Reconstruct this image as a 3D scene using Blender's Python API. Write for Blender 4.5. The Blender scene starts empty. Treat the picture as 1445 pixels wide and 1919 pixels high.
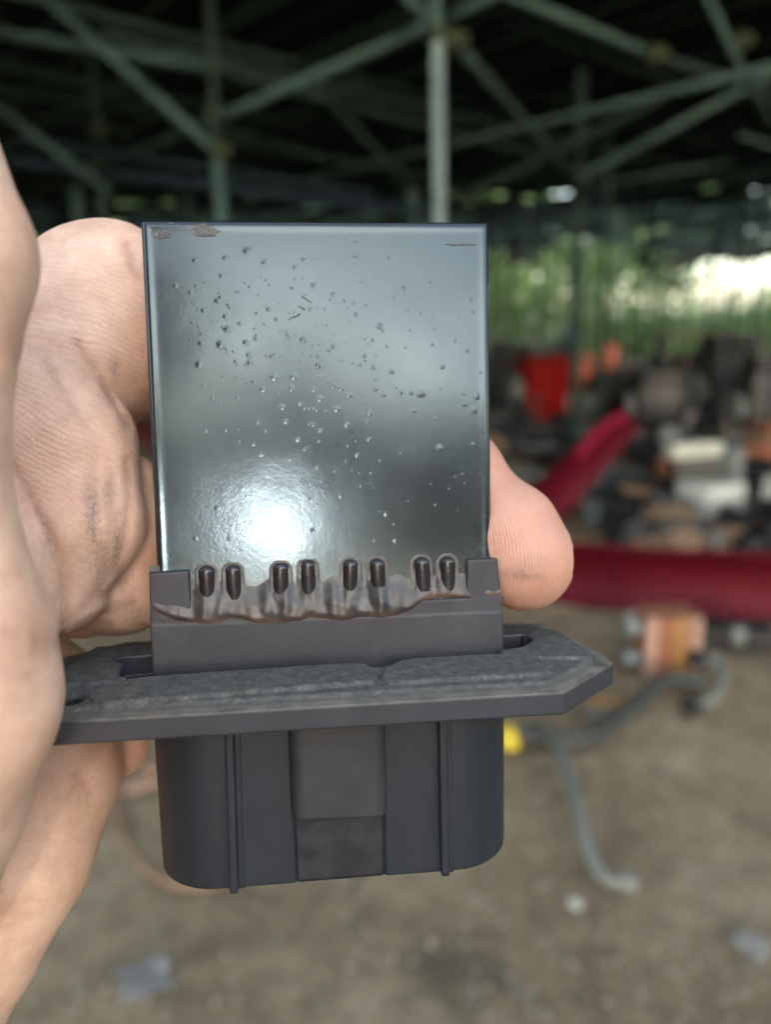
import bpy, bmesh, math, random
import numpy as np
from mathutils import Vector, Matrix
random.seed(7); rng = np.random.default_rng(7)
S = bpy.context.scene
COL = S.collection

# ------------------------------------------------------------------ camera
F = 1445.0; CX, CY = 722.5, 959.5            # focal length and centre of the photograph, in its pixels
PITCH = math.radians(14.0); ROLL = 0.022; CAM = np.array([0.0, 0.0, 1.2])
fw = np.array([0, math.cos(PITCH), -math.sin(PITCH)])
r0 = np.array([1.0, 0, 0]); u0 = np.cross(r0, fw)
rt = r0*math.cos(ROLL) - u0*math.sin(ROLL); up = np.cross(rt, fw)
cam_d = bpy.data.cameras.new('camera'); cam = bpy.data.objects.new('camera', cam_d); COL.objects.link(cam)
M = Matrix([list(rt)+[0], list(up)+[0], list(-fw)+[0], [0, 0, 0, 1]]).transposed()
M = Matrix(((rt[0], up[0], -fw[0], CAM[0]), (rt[1], up[1], -fw[1], CAM[1]), (rt[2], up[2], -fw[2], CAM[2]), (0, 0, 0, 1)))
cam.matrix_world = M
cam_d.sensor_fit = 'VERTICAL'; cam_d.sensor_height = 24; cam_d.sensor_width = 18; cam_d.lens = 24*F/1919
cam_d.clip_start = 0.01; cam_d.clip_end = 2000
cam_d.dof.use_dof = True; cam_d.dof.focus_distance = 0.100; cam_d.dof.aperture_fstop = 8.0
S.camera = cam
CR = np.stack([rt, up, fw], 1)                # camera frame (right, up, forward) -> world
def cam2world(P): return np.asarray(P) @ CR.T + CAM

# the held part's own frame (mm): x along its width, y up, z away; fitted to the photograph
def rot(a, b, c):
    ca, sa, cb, sb, cc, sc = math.cos(a), math.sin(a), math.cos(b), math.sin(b), math.cos(c), math.sin(c)
    return np.array([[cc, -sc, 0], [sc, cc, 0], [0, 0, 1]]) @ np.array([[1, 0, 0], [0, cb, -sb], [0, sb, cb]]) @ np.array([[ca, 0, -sa], [0, 1, 0], [sa, 0, ca]])
PR = rot(.0923, -.1456, .0226); PT = np.array([-7.573, -20.497, 106.917])
TILT = math.tan(math.radians(6.2))
def part2world(P): return cam2world((np.asarray(P) @ PR.T + PT)*.001)
def onplate(x, y, lift=0.):                   # point of the plate's front face seen at photo pixel x, y
    d = PR.T @ np.array([(x-CX)/F, -(y-CY)/F, 1]); o = -PR.T @ PT
    # plane z = TILT*(Y-12) - lift
    t = (TILT*(o[1]-12)-lift-o[2])/(d[2]-TILT*d[1])
    return o+d*t
def onz(x, y, k):
    d = PR.T @ np.array([(x-CX)/F, -(y-CY)/F, 1]); o = -PR.T @ PT
    return o+d*(k-o[2])/d[2]
def ony(x, y, h):
    d = PR.T @ np.array([(x-CX)/F, -(y-CY)/F, 1]); o = -PR.T @ PT
    return o+d*(h-o[1])/d[1]

# ------------------------------------------------------------------ light
nl = np.array([0, TILT, -1.]); nl /= np.linalg.norm(nl); nc = PR @ nl
v = np.array([(508-CX)/F, -(988-CY)/F, 1]); v /= np.linalg.norm(v)
sd = CR @ (v-2*(v@nc)*nc)                     # towards the sun: where the glare on the plate comes from
SUN_EL = math.asin(sd[2]); SUN_AZ = math.atan2(sd[0], sd[1])
print('SUN elevation', math.degrees(SUN_EL), 'azimuth', math.degrees(SUN_AZ))
W = bpy.data.worlds.new('World'); S.world = W; W.use_nodes = True
nt = W.node_tree; sky = nt.nodes.new('ShaderNodeTexSky'); sky.sky_type = 'NISHITA'; sky.sun_disc = False
sky.sun_elevation = SUN_EL; sky.sun_rotation = SUN_AZ; sky.air_density = 1.0; sky.dust_density = 2.0; sky.ozone_density = 1.5
bg = nt.nodes['Background']; hs = nt.nodes.new('ShaderNodeHueSaturation'); hs.inputs['Saturation'].default_value = .62   # thin overcast
nt.links.new(sky.outputs[0], hs.inputs['Color']); nt.links.new(hs.outputs[0], bg.inputs[0]); bg.inputs[1].default_value = 0.15
sl = bpy.data.lights.new('sun', 'SUN'); sl.energy = 0.5; sl.angle = math.radians(4); sl.color = (1, .92, .86)
so = bpy.data.objects.new('sun', sl); COL.objects.link(so)
so.rotation_mode = 'QUATERNION'; so.rotation_quaternion = Vector(sd).to_track_quat('Z', 'Y'); so.location = (0, -3, 5)
S.view_settings.view_transform = 'Standard'; S.view_settings.look = 'None'; S.view_settings.gamma = 1
S.view_settings.exposure = 3.2

# ------------------------------------------------------------------ helpers
def tag(o, label=None, cat=None, group=None, kind=None):
    for k, w in (('label', label), ('category', cat), ('group', group), ('kind', kind)):
        if w: o[k] = w
    return o
def empty(name, loc):
    o = bpy.data.objects.new(name, None); COL.objects.link(o); o.location = loc; o.empty_display_size = .05
    return o
def link(name, me, mat=None, parent=None, loc=None):
    o = bpy.data.objects.new(name, me); COL.objects.link(o)
    if mat and not me.materials: me.materials.append(mat)
    if loc is not None: o.location = loc
    if parent: o.parent = parent
    return o
def mesh(name, V, Fc, smooth=True, origin=None):
    V = np.asarray(V, float)
    if origin is not None: V = V-np.asarray(origin)
    me = bpy.data.meshes.new(name); me.from_pydata(V.tolist(), [], [tuple(map(int, f)) for f in Fc]); me.update()
    if smooth: me.polygons.foreach_set('use_smooth', [True]*len(me.polygons))
    return me
def sharp(me, deg=35):
    bm = bmesh.new(); bm.from_mesh(me)
    bmesh.ops.recalc_face_normals(bm, faces=bm.faces)
    for e in bm.edges:
        if len(e.link_faces) == 2 and e.calc_face_angle(0) > math.radians(deg): e.smooth = False
    bm.to_mesh(me); bm.free(); return me

class N:                                       # small node builder
    def __init__(s, name):
        s.m = bpy.data.materials.new(name); s.m.use_nodes = True; s.t = s.m.node_tree
        s.b = s.t.nodes['Principled BSDF']; s.o = s.t.nodes['Material Output']
        s.co = s.t.nodes.new('ShaderNodeTexCoord')
    def n(s, t, ins=None, **k):
        q = s.t.nodes.new(t)
        for a, w in k.items(): setattr(q, a, w)
        for a, w in (ins or {}).items():
            i = q.inputs[a]
            if hasattr(w, 'is_output') or hasattr(w, 'links'): s.t.links.new(w, i)
            else: i.default_value = w
        return q
    def noise(s, scale, detail=4, rough=.55, vec=None, dist=0):
        return s.n('ShaderNodeTexNoise', {'Vector': vec or s.co.outputs['Object'], 'Scale': scale, 'Detail': detail, 'Roughness': rough, 'Distortion': dist}).outputs['Fac']
    def ramp(s, fac, stops):
        r = s.n('ShaderNodeValToRGB', {'Fac': fac}); e = r.color_ramp.elements
        while len(e) < len(stops): e.new(.5)
        for q, (p, c) in zip(e, stops): q.position = p; q.color = (*c, 1) if not isinstance(c, (int, float)) else (c, c, c, 1)
        return r.outputs['Color']
    def mix(s, f, a, b, mode='MIX'):
        q = s.n('ShaderNodeMix', data_type='RGBA', blend_type=mode)
        for i, w in ((0, f), (6, a), (7, b)):
            if hasattr(w, 'links'): s.t.links.new(w, q.inputs[i])
            else: q.inputs[i].default_value = w if i == 0 else (*w, 1)
        return q.outputs[2]
    def math(s, op, a, b=0., c=0.):
        q = s.n('ShaderNodeMath', operation=op)
        for i, w in enumerate((a, b, c)):
            if hasattr(w, 'links'): s.t.links.new(w, q.inputs[i])
            else: q.inputs[i].default_value = w
        return q.outputs[0]
    def attr(s, name): return s.n('ShaderNodeAttribute', attribute_name=name).outputs['Fac']
    def bump(s, h, strength, dist, normal=None):
        ins = {'Height': h, 'Strength': strength, 'Distance': dist}
        if normal: ins['Normal'] = normal
        return s.n('ShaderNodeBump', ins).outputs['Normal']
    def set(s, **k):
        for a, w in k.items():
            i = s.b.inputs[a.replace('_', ' ')]
            if hasattr(w, 'links'): s.t.links.new(w, i)
            else: i.default_value = (*w, 1) if isinstance(w, tuple) and len(w) == 3 and i.type == 'RGBA' else w
        return s
    def mapping(s, scale, rotz=0, src='Object'):
        return s.n('ShaderNodeMapping', {'Vector': s.co.outputs[src], 'Scale': scale, 'Rotation': (0, 0, rotz)}).outputs[0]

def simple(name, col, rough=.6, metal=0., var=.25, scale=12, bump=0., spec=.5):
    s = N(name); f = s.noise(scale, 5)
    s.set(Base_Color=s.ramp(f, [(.25, tuple(c*(1-var) for c in col)), (.75, tuple(min(1, c*(1+var)) for c in col))]), Roughness=rough, Metallic=metal)
    s.b.inputs['Specular IOR Level'].default_value = spec
    if bump: s.set(Normal=s.bump(s.noise(scale*4, 4), .6, bump))
    return s.m

# implicit surfaces: signed distances in numpy, meshed with surface nets
def smin(a, b, k):
    h = np.clip(.5+.5*(b-a)/k, 0, 1); return b*(1-h)+a*h-k*h*(1-h)
def cone(P, a, b, ra, rb):
    a, b = np.asarray(a, P.dtype), np.asarray(b, P.dtype); ab = b-a
    t = np.clip(((P-a)@ab)/max(float(ab@ab), 1e-9), 0, 1)
    return np.linalg.norm(P-a-t[..., None]*ab, axis=-1)-(ra+(rb-ra)*t)
def polydist(P2, poly):                        # signed distance to a 2D polygon
    poly = np.asarray(poly, float); d = np.full(P2.shape[:-1], 1e9); ins = np.zeros(P2.shape[:-1], bool)
    for i in range(len(poly)):
        a, b = poly[i], poly[(i+1) % len(poly)]; e = b-a; w = P2-a
        t = np.clip((w@e)/(e@e), 0, 1); d = np.minimum(d, np.linalg.norm(w-t[..., None]*e, axis=-1))
        c = ((a[1] > P2[..., 1]) != (b[1] > P2[..., 1])) & (P2[..., 0] < (b[0]-a[0])*(P2[..., 1]-a[1])/(b[1]-a[1]+1e-12)+a[0])
        ins ^= c
    return np.where(ins, -d, d)
def linedist(P, pts):
    d = np.full(P.shape[:-1], 1e9)
    for a, b in zip(pts[:-1], pts[1:]): d = np.minimum(d, cone(P, a, b, 0, 0))
    return d
def nets(f, lo, hi, h, steps=2):
    lo, hi = np.asarray(lo, float), np.asarray(hi, float); n = np.ceil((hi-lo)/h).astype(int)+1
    ax = [lo[i]+h*np.arange(n[i]) for i in range(3)]
    V = np.empty(n, np.float32)
    for i0 in range(0, n[0], 24):
        G = np.stack(np.meshgrid(ax[0][i0:i0+24], ax[1], ax[2], indexing='ij'), -1).astype(np.float32)
        V[i0:i0+24] = f(G)
    I = V < 0; c = np.zeros(tuple(n-1), np.int8)
    for a in (0, 1):
        for b in (0, 1):
            for d in (0, 1): c += I[a:n[0]-1+a, b:n[1]-1+b, d:n[2]-1+d]
    act = (c > 0) & (c < 8); idx = np.full(tuple(n-1), -1, np.int64); A = np.argwhere(act); idx[act] = np.arange(len(A))
    acc = np.zeros((len(A), 3)); cnt = np.zeros(len(A))
    for axis in range(3):
        o = [k for k in range(3) if k != axis]
        for p in (0, 1):
            for q in (0, 1):
                s = A.copy(); s[:, o[0]] += p; s[:, o[1]] += q; e = s.copy(); e[:, axis] += 1
                va, vb = V[tuple(s.T)], V[tuple(e.T)]; m = (va < 0) != (vb < 0)
                t = va[m]/(va[m]-vb[m]); pt = s[m].astype(float); pt[:, axis] += t
                acc[m] += pt; cnt[m] += 1
    P = lo+h*acc/cnt[:, None]
    Fs = []
    for axis in range(3):
        o = [(1, 2), (2, 0), (0, 1)][axis]
        a = [slice(1, n[k]-1) for k in range(3)]; a[axis] = slice(0, n[axis]-1)
        b = list(a); b[axis] = slice(1, n[axis])
        i0, i1 = I[tuple(a)], I[tuple(b)]; E = np.argwhere(i0 != i1); off = np.array([1, 1, 1]); off[axis] = 0
        E0 = E+off; flip = i1[tuple(E.T)]
        qd = []
        for du, dv in ((-1, -1), (0, -1), (0, 0), (-1, 0)):
            k = E0.copy(); k[:, o[0]] += du; k[:, o[1]] += dv; qd.append(idx[tuple(k.T)])
        qd = np.stack(qd, 1); qd[flip] = qd[flip][:, ::-1]; Fs.append(qd)
    Fq = np.concatenate(Fs)
    e = h*.1
    for _ in range(steps):
        d = f(P); g = np.stack([(f(P+np.eye(3)[k]*e)-f(P-np.eye(3)[k]*e))/(2*e) for k in range(3)], 1)
        P = P-np.clip(d/np.maximum((g*g).sum(1), .2), -h*.5, h*.5)[:, None]*g
    return P, Fq
def catmull(pts, n=8):
    pts = [np.asarray(p, float) for p in pts]; pts = [2*pts[0]-pts[1]]+pts+[2*pts[-1]-pts[-2]]; out = []
    for i in range(1, len(pts)-2):
        p0, p1, p2, p3 = pts[i-1:i+3]
        for k in range(n):
            t = k/n; out.append(.5*((2*p1)+(-p0+p2)*t+(2*p0-5*p1+4*p2-p3)*t*t+(-p0+3*p1-3*p2+p3)*t**3))
    out.append(pts[-2]); return np.array(out)
def tube(pts, r, seg=10, ell=1., caps=True):
    pts = np.asarray(pts, float); n = len(pts); r = np.broadcast_to(r, (n,)); V = []; Fc = []
    t = np.gradient(pts, axis=0); t /= np.linalg.norm(t, axis=1)[:, None]
    ref = np.array([0, 0, 1.]) if abs(t[0][2]) < .9 else np.array([1., 0, 0])
    for i in range(n):
        a = np.cross(t[i], ref); a /= np.linalg.norm(a); b = np.cross(a, t[i])
        ref = b
        for k in range(seg):
            q = 2*math.pi*k/seg; V.append(pts[i]+r[i]*(a*math.cos(q)+ell*b*math.sin(q)))
    for i in range(n-1):
        for k in range(seg):
            k2 = (k+1) % seg; Fc.append((i*seg+k, i*seg+k2, (i+1)*seg+k2, (i+1)*seg+k))
    if caps: Fc += [tuple(range(seg))[::-1], tuple(range((n-1)*seg, n*seg))]
    return np.array(V), Fc
def join(L):
    V = []; Fc = []; o = 0
    for v_, f_ in L:
        V.append(np.asarray(v_)); Fc += [tuple(i+o for i in f) for f in f_]; o += len(v_)
    return np.concatenate(V), Fc
def box(c, s, R=None, taper=1.):
    V = np.array([(x, y, z) for z in (-.5, .5) for y in (-.5, .5) for x in (-.5, .5)])
    V[4:, :2] *= taper; V = V*np.asarray(s)
    if R is not None: V = V@np.asarray(R).T
    return V+np.asarray(c), [(0, 2, 3, 1), (4, 5, 7, 6), (0, 1, 5, 4), (2, 6, 7, 3), (0, 4, 6, 2), (1, 3, 7, 5)]
def bevel(me, w, seg=2, deg=40):
    bm = bmesh.new(); bm.from_mesh(me); bmesh.ops.remove_doubles(bm, verts=bm.verts, dist=w*.02)
    bmesh.ops.recalc_face_normals(bm, faces=bm.faces)
    ed = [e for e in bm.edges if len(e.link_faces) == 2 and e.calc_face_angle(0) > math.radians(deg)]
    bmesh.ops.bevel(bm, geom=ed, offset=w, segments=seg, affect='EDGES', profile=.6)
    for f in bm.faces: f.smooth = True
    bm.to_mesh(me); bm.free(); return sharp(me, 50)
def Rz(a): return np.array([[math.cos(a), -math.sin(a), 0], [math.sin(a), math.cos(a), 0], [0, 0, 1]])
def Rx(a): return np.array([[1, 0, 0], [0, math.cos(a), -math.sin(a)], [0, math.sin(a), math.cos(a)]])
def at(px, py, d): return cam2world(np.array([(px-CX)/F, -(py-CY)/F, 1.])*d)       # place seen at a photo pixel, d metres deep
def ground(px, py, z=0.):
    r = CR @ np.array([(px-CX)/F, -(py-CY)/F, 1.]); return CAM+r*(z-CAM[2])/r[2]

# ================================================================== SETTING
g = N('packed_earth')
gn = g.noise(1.6, 8, .6); gn2 = g.noise(14, 6, .6); gf = g.noise(90, 3)
c1 = g.ramp(gn, [(.3, (.145, .11, .067)), (.52, (.26, .21, .135)), (.72, (.37, .31, .215))])
c2 = g.ramp(gn2, [(.3, (.6, .58, .54)), (.7, (1.15, 1.12, 1.05))])
col = g.mix(1.0, c1, c2, 'MULTIPLY')
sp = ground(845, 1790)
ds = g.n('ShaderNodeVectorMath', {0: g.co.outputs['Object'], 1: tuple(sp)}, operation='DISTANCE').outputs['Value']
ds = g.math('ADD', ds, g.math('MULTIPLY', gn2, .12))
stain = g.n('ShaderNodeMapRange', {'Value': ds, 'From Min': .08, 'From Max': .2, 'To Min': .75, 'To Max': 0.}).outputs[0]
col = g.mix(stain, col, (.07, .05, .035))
sp2 = g.n('ShaderNodeMapRange', {'Value': g.noise(5, 3, .5, dist=.5), 'From Min': .62, 'From Max': .75, 'To Min': 0., 'To Max': .6}).outputs[0]
col = g.mix(sp2, col, (.10, .09, .07))
g.set(Base_Color=col, Roughness=.95, Normal=g.bump(g.mix(.5, gn2, gf), .8, .02))
n_ = 60; xs = np.concatenate([np.linspace(-6, 6, n_), ]); V = []; Fc = []
gx = np.unique(np.concatenate([np.linspace(-400, -14, 8), np.linspace(-14, 14, 113), np.linspace(14, 400, 8)]))
gy = np.unique(np.concatenate([np.linspace(-400, -6, 8), np.linspace(-6, 22, 113), np.linspace(22, 600, 8)]))
GX, GY = np.meshgrid(gx, gy, indexing='ij')
GZ = .012*np.sin(GX*2.1+1)*np.cos(GY*1.7)+.010*np.sin(GX*5.3+GY*3.1)+.006*np.sin(GX*9-GY*11)-.02
V = np.stack([GX, GY, GZ], -1).reshape(-1, 3); a_, b_ = GX.shape
Fc = [(i*b_+j, (i+1)*b_+j, (i+1)*b_+j+1, i*b_+j+1) for i in range(a_-1) for j in range(b_-1)]
tag(link('ground', mesh('ground', V, Fc), g.m), kind='structure')

# ================================================================== THE SHED (one frame of pipes under black netting)
def pipe_mat(name, c, rough=.5):
    s = N(name); f = s.noise(7, 6, .6); r_ = s.noise(23, 5, .7)
    b = s.ramp(f, [(.3, tuple(q*.75 for q in c)), (.7, tuple(q*1.2 for q in c))])
    rust = s.n('ShaderNodeMapRange', {'Value': r_, 'From Min': .6, 'From Max': .72, 'To Min': 0., 'To Max': .5}).outputs[0]
    s.b.inputs['Specular IOR Level'].default_value = .2; s.set(Base_Color=s.mix(rust, b, (.09, .06, .03)), Roughness=.8); return s.m
m_pale = pipe_mat('lit_pale_pipe', (.16, .21, .19)); m_pipe = pipe_mat('green_grey_pipe', (.052, .092, .074))  # paler copy: the stronger light on the near post is put into its colour
m_dark = pipe_mat('dim_green_pipe', (.020, .036, .029)); m_blue = pipe_mat('blue_grey_pipe', (.022, .038, .052))  # darker copy: dimmer light on farther pipes is put into their colour
m_clamp = pipe_mat('yellowed_clamp', (.030, .038, .016)); m_net = simple('black_roof_net', (.012, .014, .013), .95, var=.3, scale=4, spec=.1)
shed = empty('pipe_frame_shed', (0, 8, 0))
tag(shed, 'dark open shed of green grey scaffold pipes and posts under a low black net roof', 'shed')
def pmesh(name, V, Fc, mat, smooth=True, label=None, kind=None):
    o0 = np.array([0, 8, 0.]); me = mesh(name, V, Fc, smooth, o0); o = link(name, me, mat, shed)
    return tag(o, label, kind=kind)
def member(name, a, b, r, mat, label=None, seg=10):
    V, Fc = tube(np.array([a, (np.asarray(a)+b)/2, b]), r, seg); return pmesh(name, V, Fc, mat, label=label)
def mem(name, x0, y0, d0, x1, y1, d1, w, mat, label=None):    # pipe seen from one photo pixel to another at depths d0, d1
    r = .40*w/F*(d0+d1)/2; return member(name, at(x0, y0, d0), at(x1, y1, d1), r, mat, label)
A = 3.0
mem('brace', 60, -25, 3.0, 412, 290, 3.0, 23, m_pipe)
mem('post', 392, -30, 3.06, 405, 285, 3.06, 23, m_dark)
pb = at(412, 415, 3.0); member('post', at(407, 285, 3.0), np.array([pb[0], pb[1], -.02]), .022, m_pipe)
mem('beam', -30, 55, 3.2, 395, 128, 3.2, 22, m_pipe)
mem('beam', 395, 128, 3.25, 830, 245, 3.6, 18, m_dark)
mem('brace', 385, 232, 3.1, 812, 44, 2.9, 24, m_pipe)
mem('brace', 835, 38, 2.85, 990, -40, 2.7, 22, m_pipe)
pe = at(829, 415, 2.6); member('post', at(820, 80, 2.6), np.array([pe[0], pe[1], -.02]), .0225, m_pale, 'upright post coloured pale as if lit, behind the held part')
mem('post', 812, -30, 2.66, 821, 85, 2.66, 30, m_pipe)
mem('brace', 735, -35, 2.7, 885, 118, 2.8, 27, m_pipe)
mem('brace', 880, 110, 2.95, 1110, 372, 4.0, 20, m_dark)
mem('beam', 930, -20, 2.9, 1240, 110, 3.2, 23, m_pipe)
mem('beam', 1240, 110, 3.25, 1460, 175, 3.6, 20, m_dark)
mem('brace', 1315, -30, 3.2, 1385, 120, 3.3, 19, m_pipe)
mem('brace', 1385, 120, 3.3, 1450, 235, 3.5, 17, m_dark)
mem('brace', 1085, 335, 4.2, 1470, 126, 4.2, 20, m_pipe)
mem('brace', 860, 375, 4.2, 1240, 185, 4.2, 18, m_dark)
mem('brace', -10, 195, 3.9, 205, 362, 4.0, 20, m_pipe)
mem('brace', 400, 225, 3.7, 190, 312, 4.2, 18, m_dark)
mem('beam', 20, 300, 4.2, 820, 402, 4.4, 24, m_blue)
mem('beam', 40, 262, 4.4, 700, 365, 4.6, 16, m_blue)
mem('beam', 170, 30, 3.9, 520, 118, 4.3, 15, m_dark)
mem('beam', 60, 135, 4.6, 560, 285, 4.8, 14, m_dark)
mem('beam', 430, 265, 4.8, 820, 330, 5.0, 14, m_dark)
mem('beam', 560, 170, 4.3, 1010, 290, 4.6, 15, m_dark)
mem('beam', 20, 205, 4.9, 250, 245, 4.9, 14, m_dark)
mem('post', 165, 20, 4.0, 185, 270, 4.0, 20, m_dark)
mem('brace', 585, 155, 4.3, 770, 350, 4.6, 17, m_dark)
mem('beam', 940, 40, 4.4, 1300, 170, 4.8, 15, m_dark)
for x, y0, w, m in ((148, 350, 24, m_pipe), (196, 370, 20, m_pipe), (357, 345, 19, m_dark), (780, 355, 22, m_pipe), (1095, 130, 22, m_dark), (556, 372, 20, m_dark)):
    p0 = at(x-6, y0, 4.4); p1 = at(x, 420, 4.4); member('post', p0, np.array([p1[0], p1[1], -.02]), w/2/F*4.4, m)
def clampat(x, y, d, r=.031):
    c = at(x, y, d); V, Fc = tube(np.array([c-[0, 0, .035], c-[0, 0, .02], c+[0, 0, .02], c+[0, 0, .035]]), [r*.8, r, r, r*.8], 10)
    V2, F2 = box(c+[r*1.1, -.01, 0], (.03, .03, .05)); pmesh('clamp', *join([(V, Fc), (V2, F2)]), m_clamp)
for c in ((409, 284, 3.0), (398, 128, 3.1), (399, 215, 3.08), (823, 75, 2.62), (852, 80, 2.72), (1228, 103, 3.15), (183, 248, 4.0), (178, 310, 4.2), (1388, 78, 3.3)): clampat(*c)
# the rest of the grid: directions of the frame
da = np.array([math.sin(math.radians(48)), math.cos(math.radians(48)), 0]); db = np.array([-da[1], da[0], 0])
ZR = 3.15
npost = 0
for i in range(-3, 12):
    for j in range(-3, 12):
        p = np.array([0, 4.6, 0])+da*2.3*(i)+db*2.3*(j)
        if p[1] < 6.0 or p[1] > 22 or abs(p[0]) > 15: continue
        member('post', p+[0, 0, -.03], p+[0, 0, ZR], .024, m_dark if (i+j) % 3 else m_pipe, seg=8); npost += 1
        if (i+2*j) % 3 == 0: member('brace', p+[0, 0, ZR-.05], p+da*1.5+[0, 0, ZR-1.0], .02, m_dark, seg=6)
        if (i+j) % 4 == 1: member('brace', p+[0, 0, ZR-.05], p+db*1.5+[0, 0, ZR-1.0], .02, m_dark, seg=6)
for k in range(-4, 13):                        # main beams along da
    c = np.array([0, 4.6, 0])+db*2.3*k; s0, s1 = -12, 20
    a = c+da*s0; b = c+da*s1; a[2] = b[2] = ZR-.12; member('beam', a, b, .024, m_dark, seg=6)
k = 0
for s_ in np.arange(1.4, 26, .42):             # purlins under the net, running the other way
    c = np.array([0, 1.2, 0])+da*s_; a = c-db*16; b = c+db*15; dz = .03*math.sin(s_*7)
    a[2] = b[2] = ZR-.03+dz; member('purlin', a, b, .014 if k % 4 else .024, m_pipe if k % 3 else m_blue, seg=5); k += 1
# wires hanging a little lower at the right-hand end
for s_ in np.arange(6.5, 22, 1.1):
    c = np.array([0, 1.2, 0])+da*s_; a = c-db*14; b = c+db*12
    a[2] = ZR-.35+.2*random.random(); b[2] = ZR-.3+.2*random.random(); member('wire', a, b, .007, m_pipe, seg=5)
q_ = np.random.default_rng(9)
for k in range(34):
    y_ = q_.uniform(9, 22); x_ = y_*q_.uniform(.12, .62); member('post', np.array([x_, y_, -.03]), np.array([x_+q_.uniform(-.15, .15), y_, ZR]), q_.uniform(.014, .026), m_pipe if k % 3 else m_dark, seg=6)
# net roof: sagging sheet
nx, ny = 56, 48; V = []; c0 = np.array([0, 10.6, 0])
X, Y = np.meshgrid(np.linspace(-17, 17, nx), np.linspace(1.0, 14., ny), indexing='ij')
Z = ZR+.08+.05*np.sin(X*2.2+Y*.6)*np.sin(Y*2.1-X*.4)+.03*rng.standard_normal(X.shape)
V = np.stack([X, Y, Z], -1).reshape(-1, 3); Fc = [(i*ny+j, (i+1)*ny+j, (i+1)*ny+j+1, i*ny+j+1) for i in range(nx-1) for j in range(ny-1)]
pmesh('roof_net', V, Fc, m_net)
# beyond, the net is torn into strips between the purlins
V = []; Fc = []
for s_ in np.arange(1.4, 26, .42):
    u0_ = -16
    while u0_ < 22:
        L_ = random.uniform(.5, 2.2); c = np.array([0, 1.2, 0])+da*s_+db*u0_; e_ = c+db*L_; mid = (c+e_)/2
        if 13.7 < mid[1] < 24.5 and abs(mid[0]) < 17 and random.random() > (.03 if mid[0] < 3 else .07+.035*(mid[1]-13.7)):
            o0 = len(V); w_ = da*random.uniform(.30, .42); z_ = ZR+.05+.05*random.random(); sg = random.uniform(-.16, .02)
            V += [c+[0, 0, z_], e_+[0, 0, z_], e_+w_+[0, 0, z_+sg], c+w_+[0, 0, z_+sg]]; Fc.append((o0, o0+1, o0+2, o0+3))
        u0_ += L_
pmesh('torn_net', np.array(V), Fc, m_net, False, 'torn strips of roof net letting green light through', 'stuff')

# a strip of net hanging at the far edge, and the thin lattice of old struts inside
V = []; Fc = []
for x_ in np.arange(-17, 17, .5):
    o0 = len(V); zb = 2.62+.25*math.sin(x_*1.7)*math.sin(x_*.6)
    V += [(x_, 24.2+.05*math.sin(x_*5), zb), (x_+.52, 24.2+.05*math.sin(x_*5+2.5), zb+.06), (x_+.52, 24.2, ZR+.1), (x_, 24.2, ZR+.1)]; Fc.append((o0, o0+1, o0+2, o0+3))
pmesh('hanging_net', np.array(V), Fc, m_net, False)
q_ = np.random.default_rng(5)
for k in range(110):
    d = q_.uniform(4.6, 13); x0 = q_.uniform(-100, 1500); y0 = q_.uniform(-20, 380); p = at(x0, y0, d)
    if p[2] > ZR-.05: p[2] = ZR-.08
    if p[2] < 1.7: continue
    t_ = q_.integers(0, 5); e_ = [da*6, db*6, da*4, db*4, np.array([0, 0, 3.])][t_]*(1 if q_.uniform() < .5 or t_ == 4 else -1)
    e_ = p+e_; e_[2] = min(e_[2], ZR-.06)
    member('strut', p, e_, .011+.006*q_.uniform(), m_pipe if k % 2 else m_dark, seg=6)

# ================================================================== TREES round the shed
def leaf_mat(name, c, tl=.45):
    s = N(name); f = s.noise(2.2, 4); k = s.ramp(f, [(.3, tuple(q*.6 for q in c)), (.7, tuple(q*1.5 for q in c))])
    s.set(Base_Color=k, Roughness=.55); 
    tr = s.n('ShaderNodeBsdfTranslucent', {'Color': k}); mx = s.n('ShaderNodeMixShader', {'Fac': tl})
    s.t.links.new(s.b.outputs[0], mx.inputs[1]); s.t.links.new(tr.outputs[0], mx.inputs[2]); s.t.links.new(mx.outputs[0], s.o.inputs[0]); return s.m
leafs = [leaf_mat('leaf_green', (.16, .27, .11)), leaf_mat('leaf_yellow_green', (.23, .36, .15)), leaf_mat('leaf_deep_green', (.016, .032, .014), .2)]
m_bark = simple('bark', (.11, .085, .06), .9, var=.4, scale=9)
def crown_mesh(seed, nclump, per, sx, sz, h0, size):
    r = np.random.default_rng(seed); cs = []
    while len(cs) < nclump:
        p = r.uniform(-1, 1, 3)
        if .2 < p@p < 1: cs.append(p*[sx, sx, sz])
    C = np.repeat(np.array(cs), per, 0)+r.normal(0, 1, (nclump*per, 3))*[sx*.16, sx*.16, sz*.14]; C[:, 2] += h0
    n = len(C); u = r.normal(0, 1, (n, 3)); u /= np.linalg.norm(u, axis=1)[:, None]; w = np.cross(u, r.normal(0, 1, (n, 3))); w /= np.linalg.norm(w, axis=1)[:, None]
    s = size*r.uniform(.6, 1.4, (n, 1)); V = np.stack([C-u*s, C+w*s*.5, C+u*s, C-w*s*.5], 1).reshape(-1, 3)
    return mesh('crown', V, np.arange(4*n).reshape(-1, 4), False)
def trunk_mesh(seed, h):
    r = np.random.default_rng(seed); L = [tube(catmull([(0, 0, -.1), (.05, .03, h*.4), (-.08, .1, h*.75), (0, 0, h*1.1)], 4), np.linspace(.17, .06, 13), 8)]
    for k in range(6):
        a = r.uniform(0, 6.28); z = h*r.uniform(.5, .9); q = np.array([math.cos(a), math.sin(a), .9])*h*.32
        L.append(tube(np.array([(0, 0, z), q*.5+[0, 0, z], q+[0, 0, z]]), [.07, .045, .02], 6))
    return mesh('trunk', *join(L))
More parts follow.
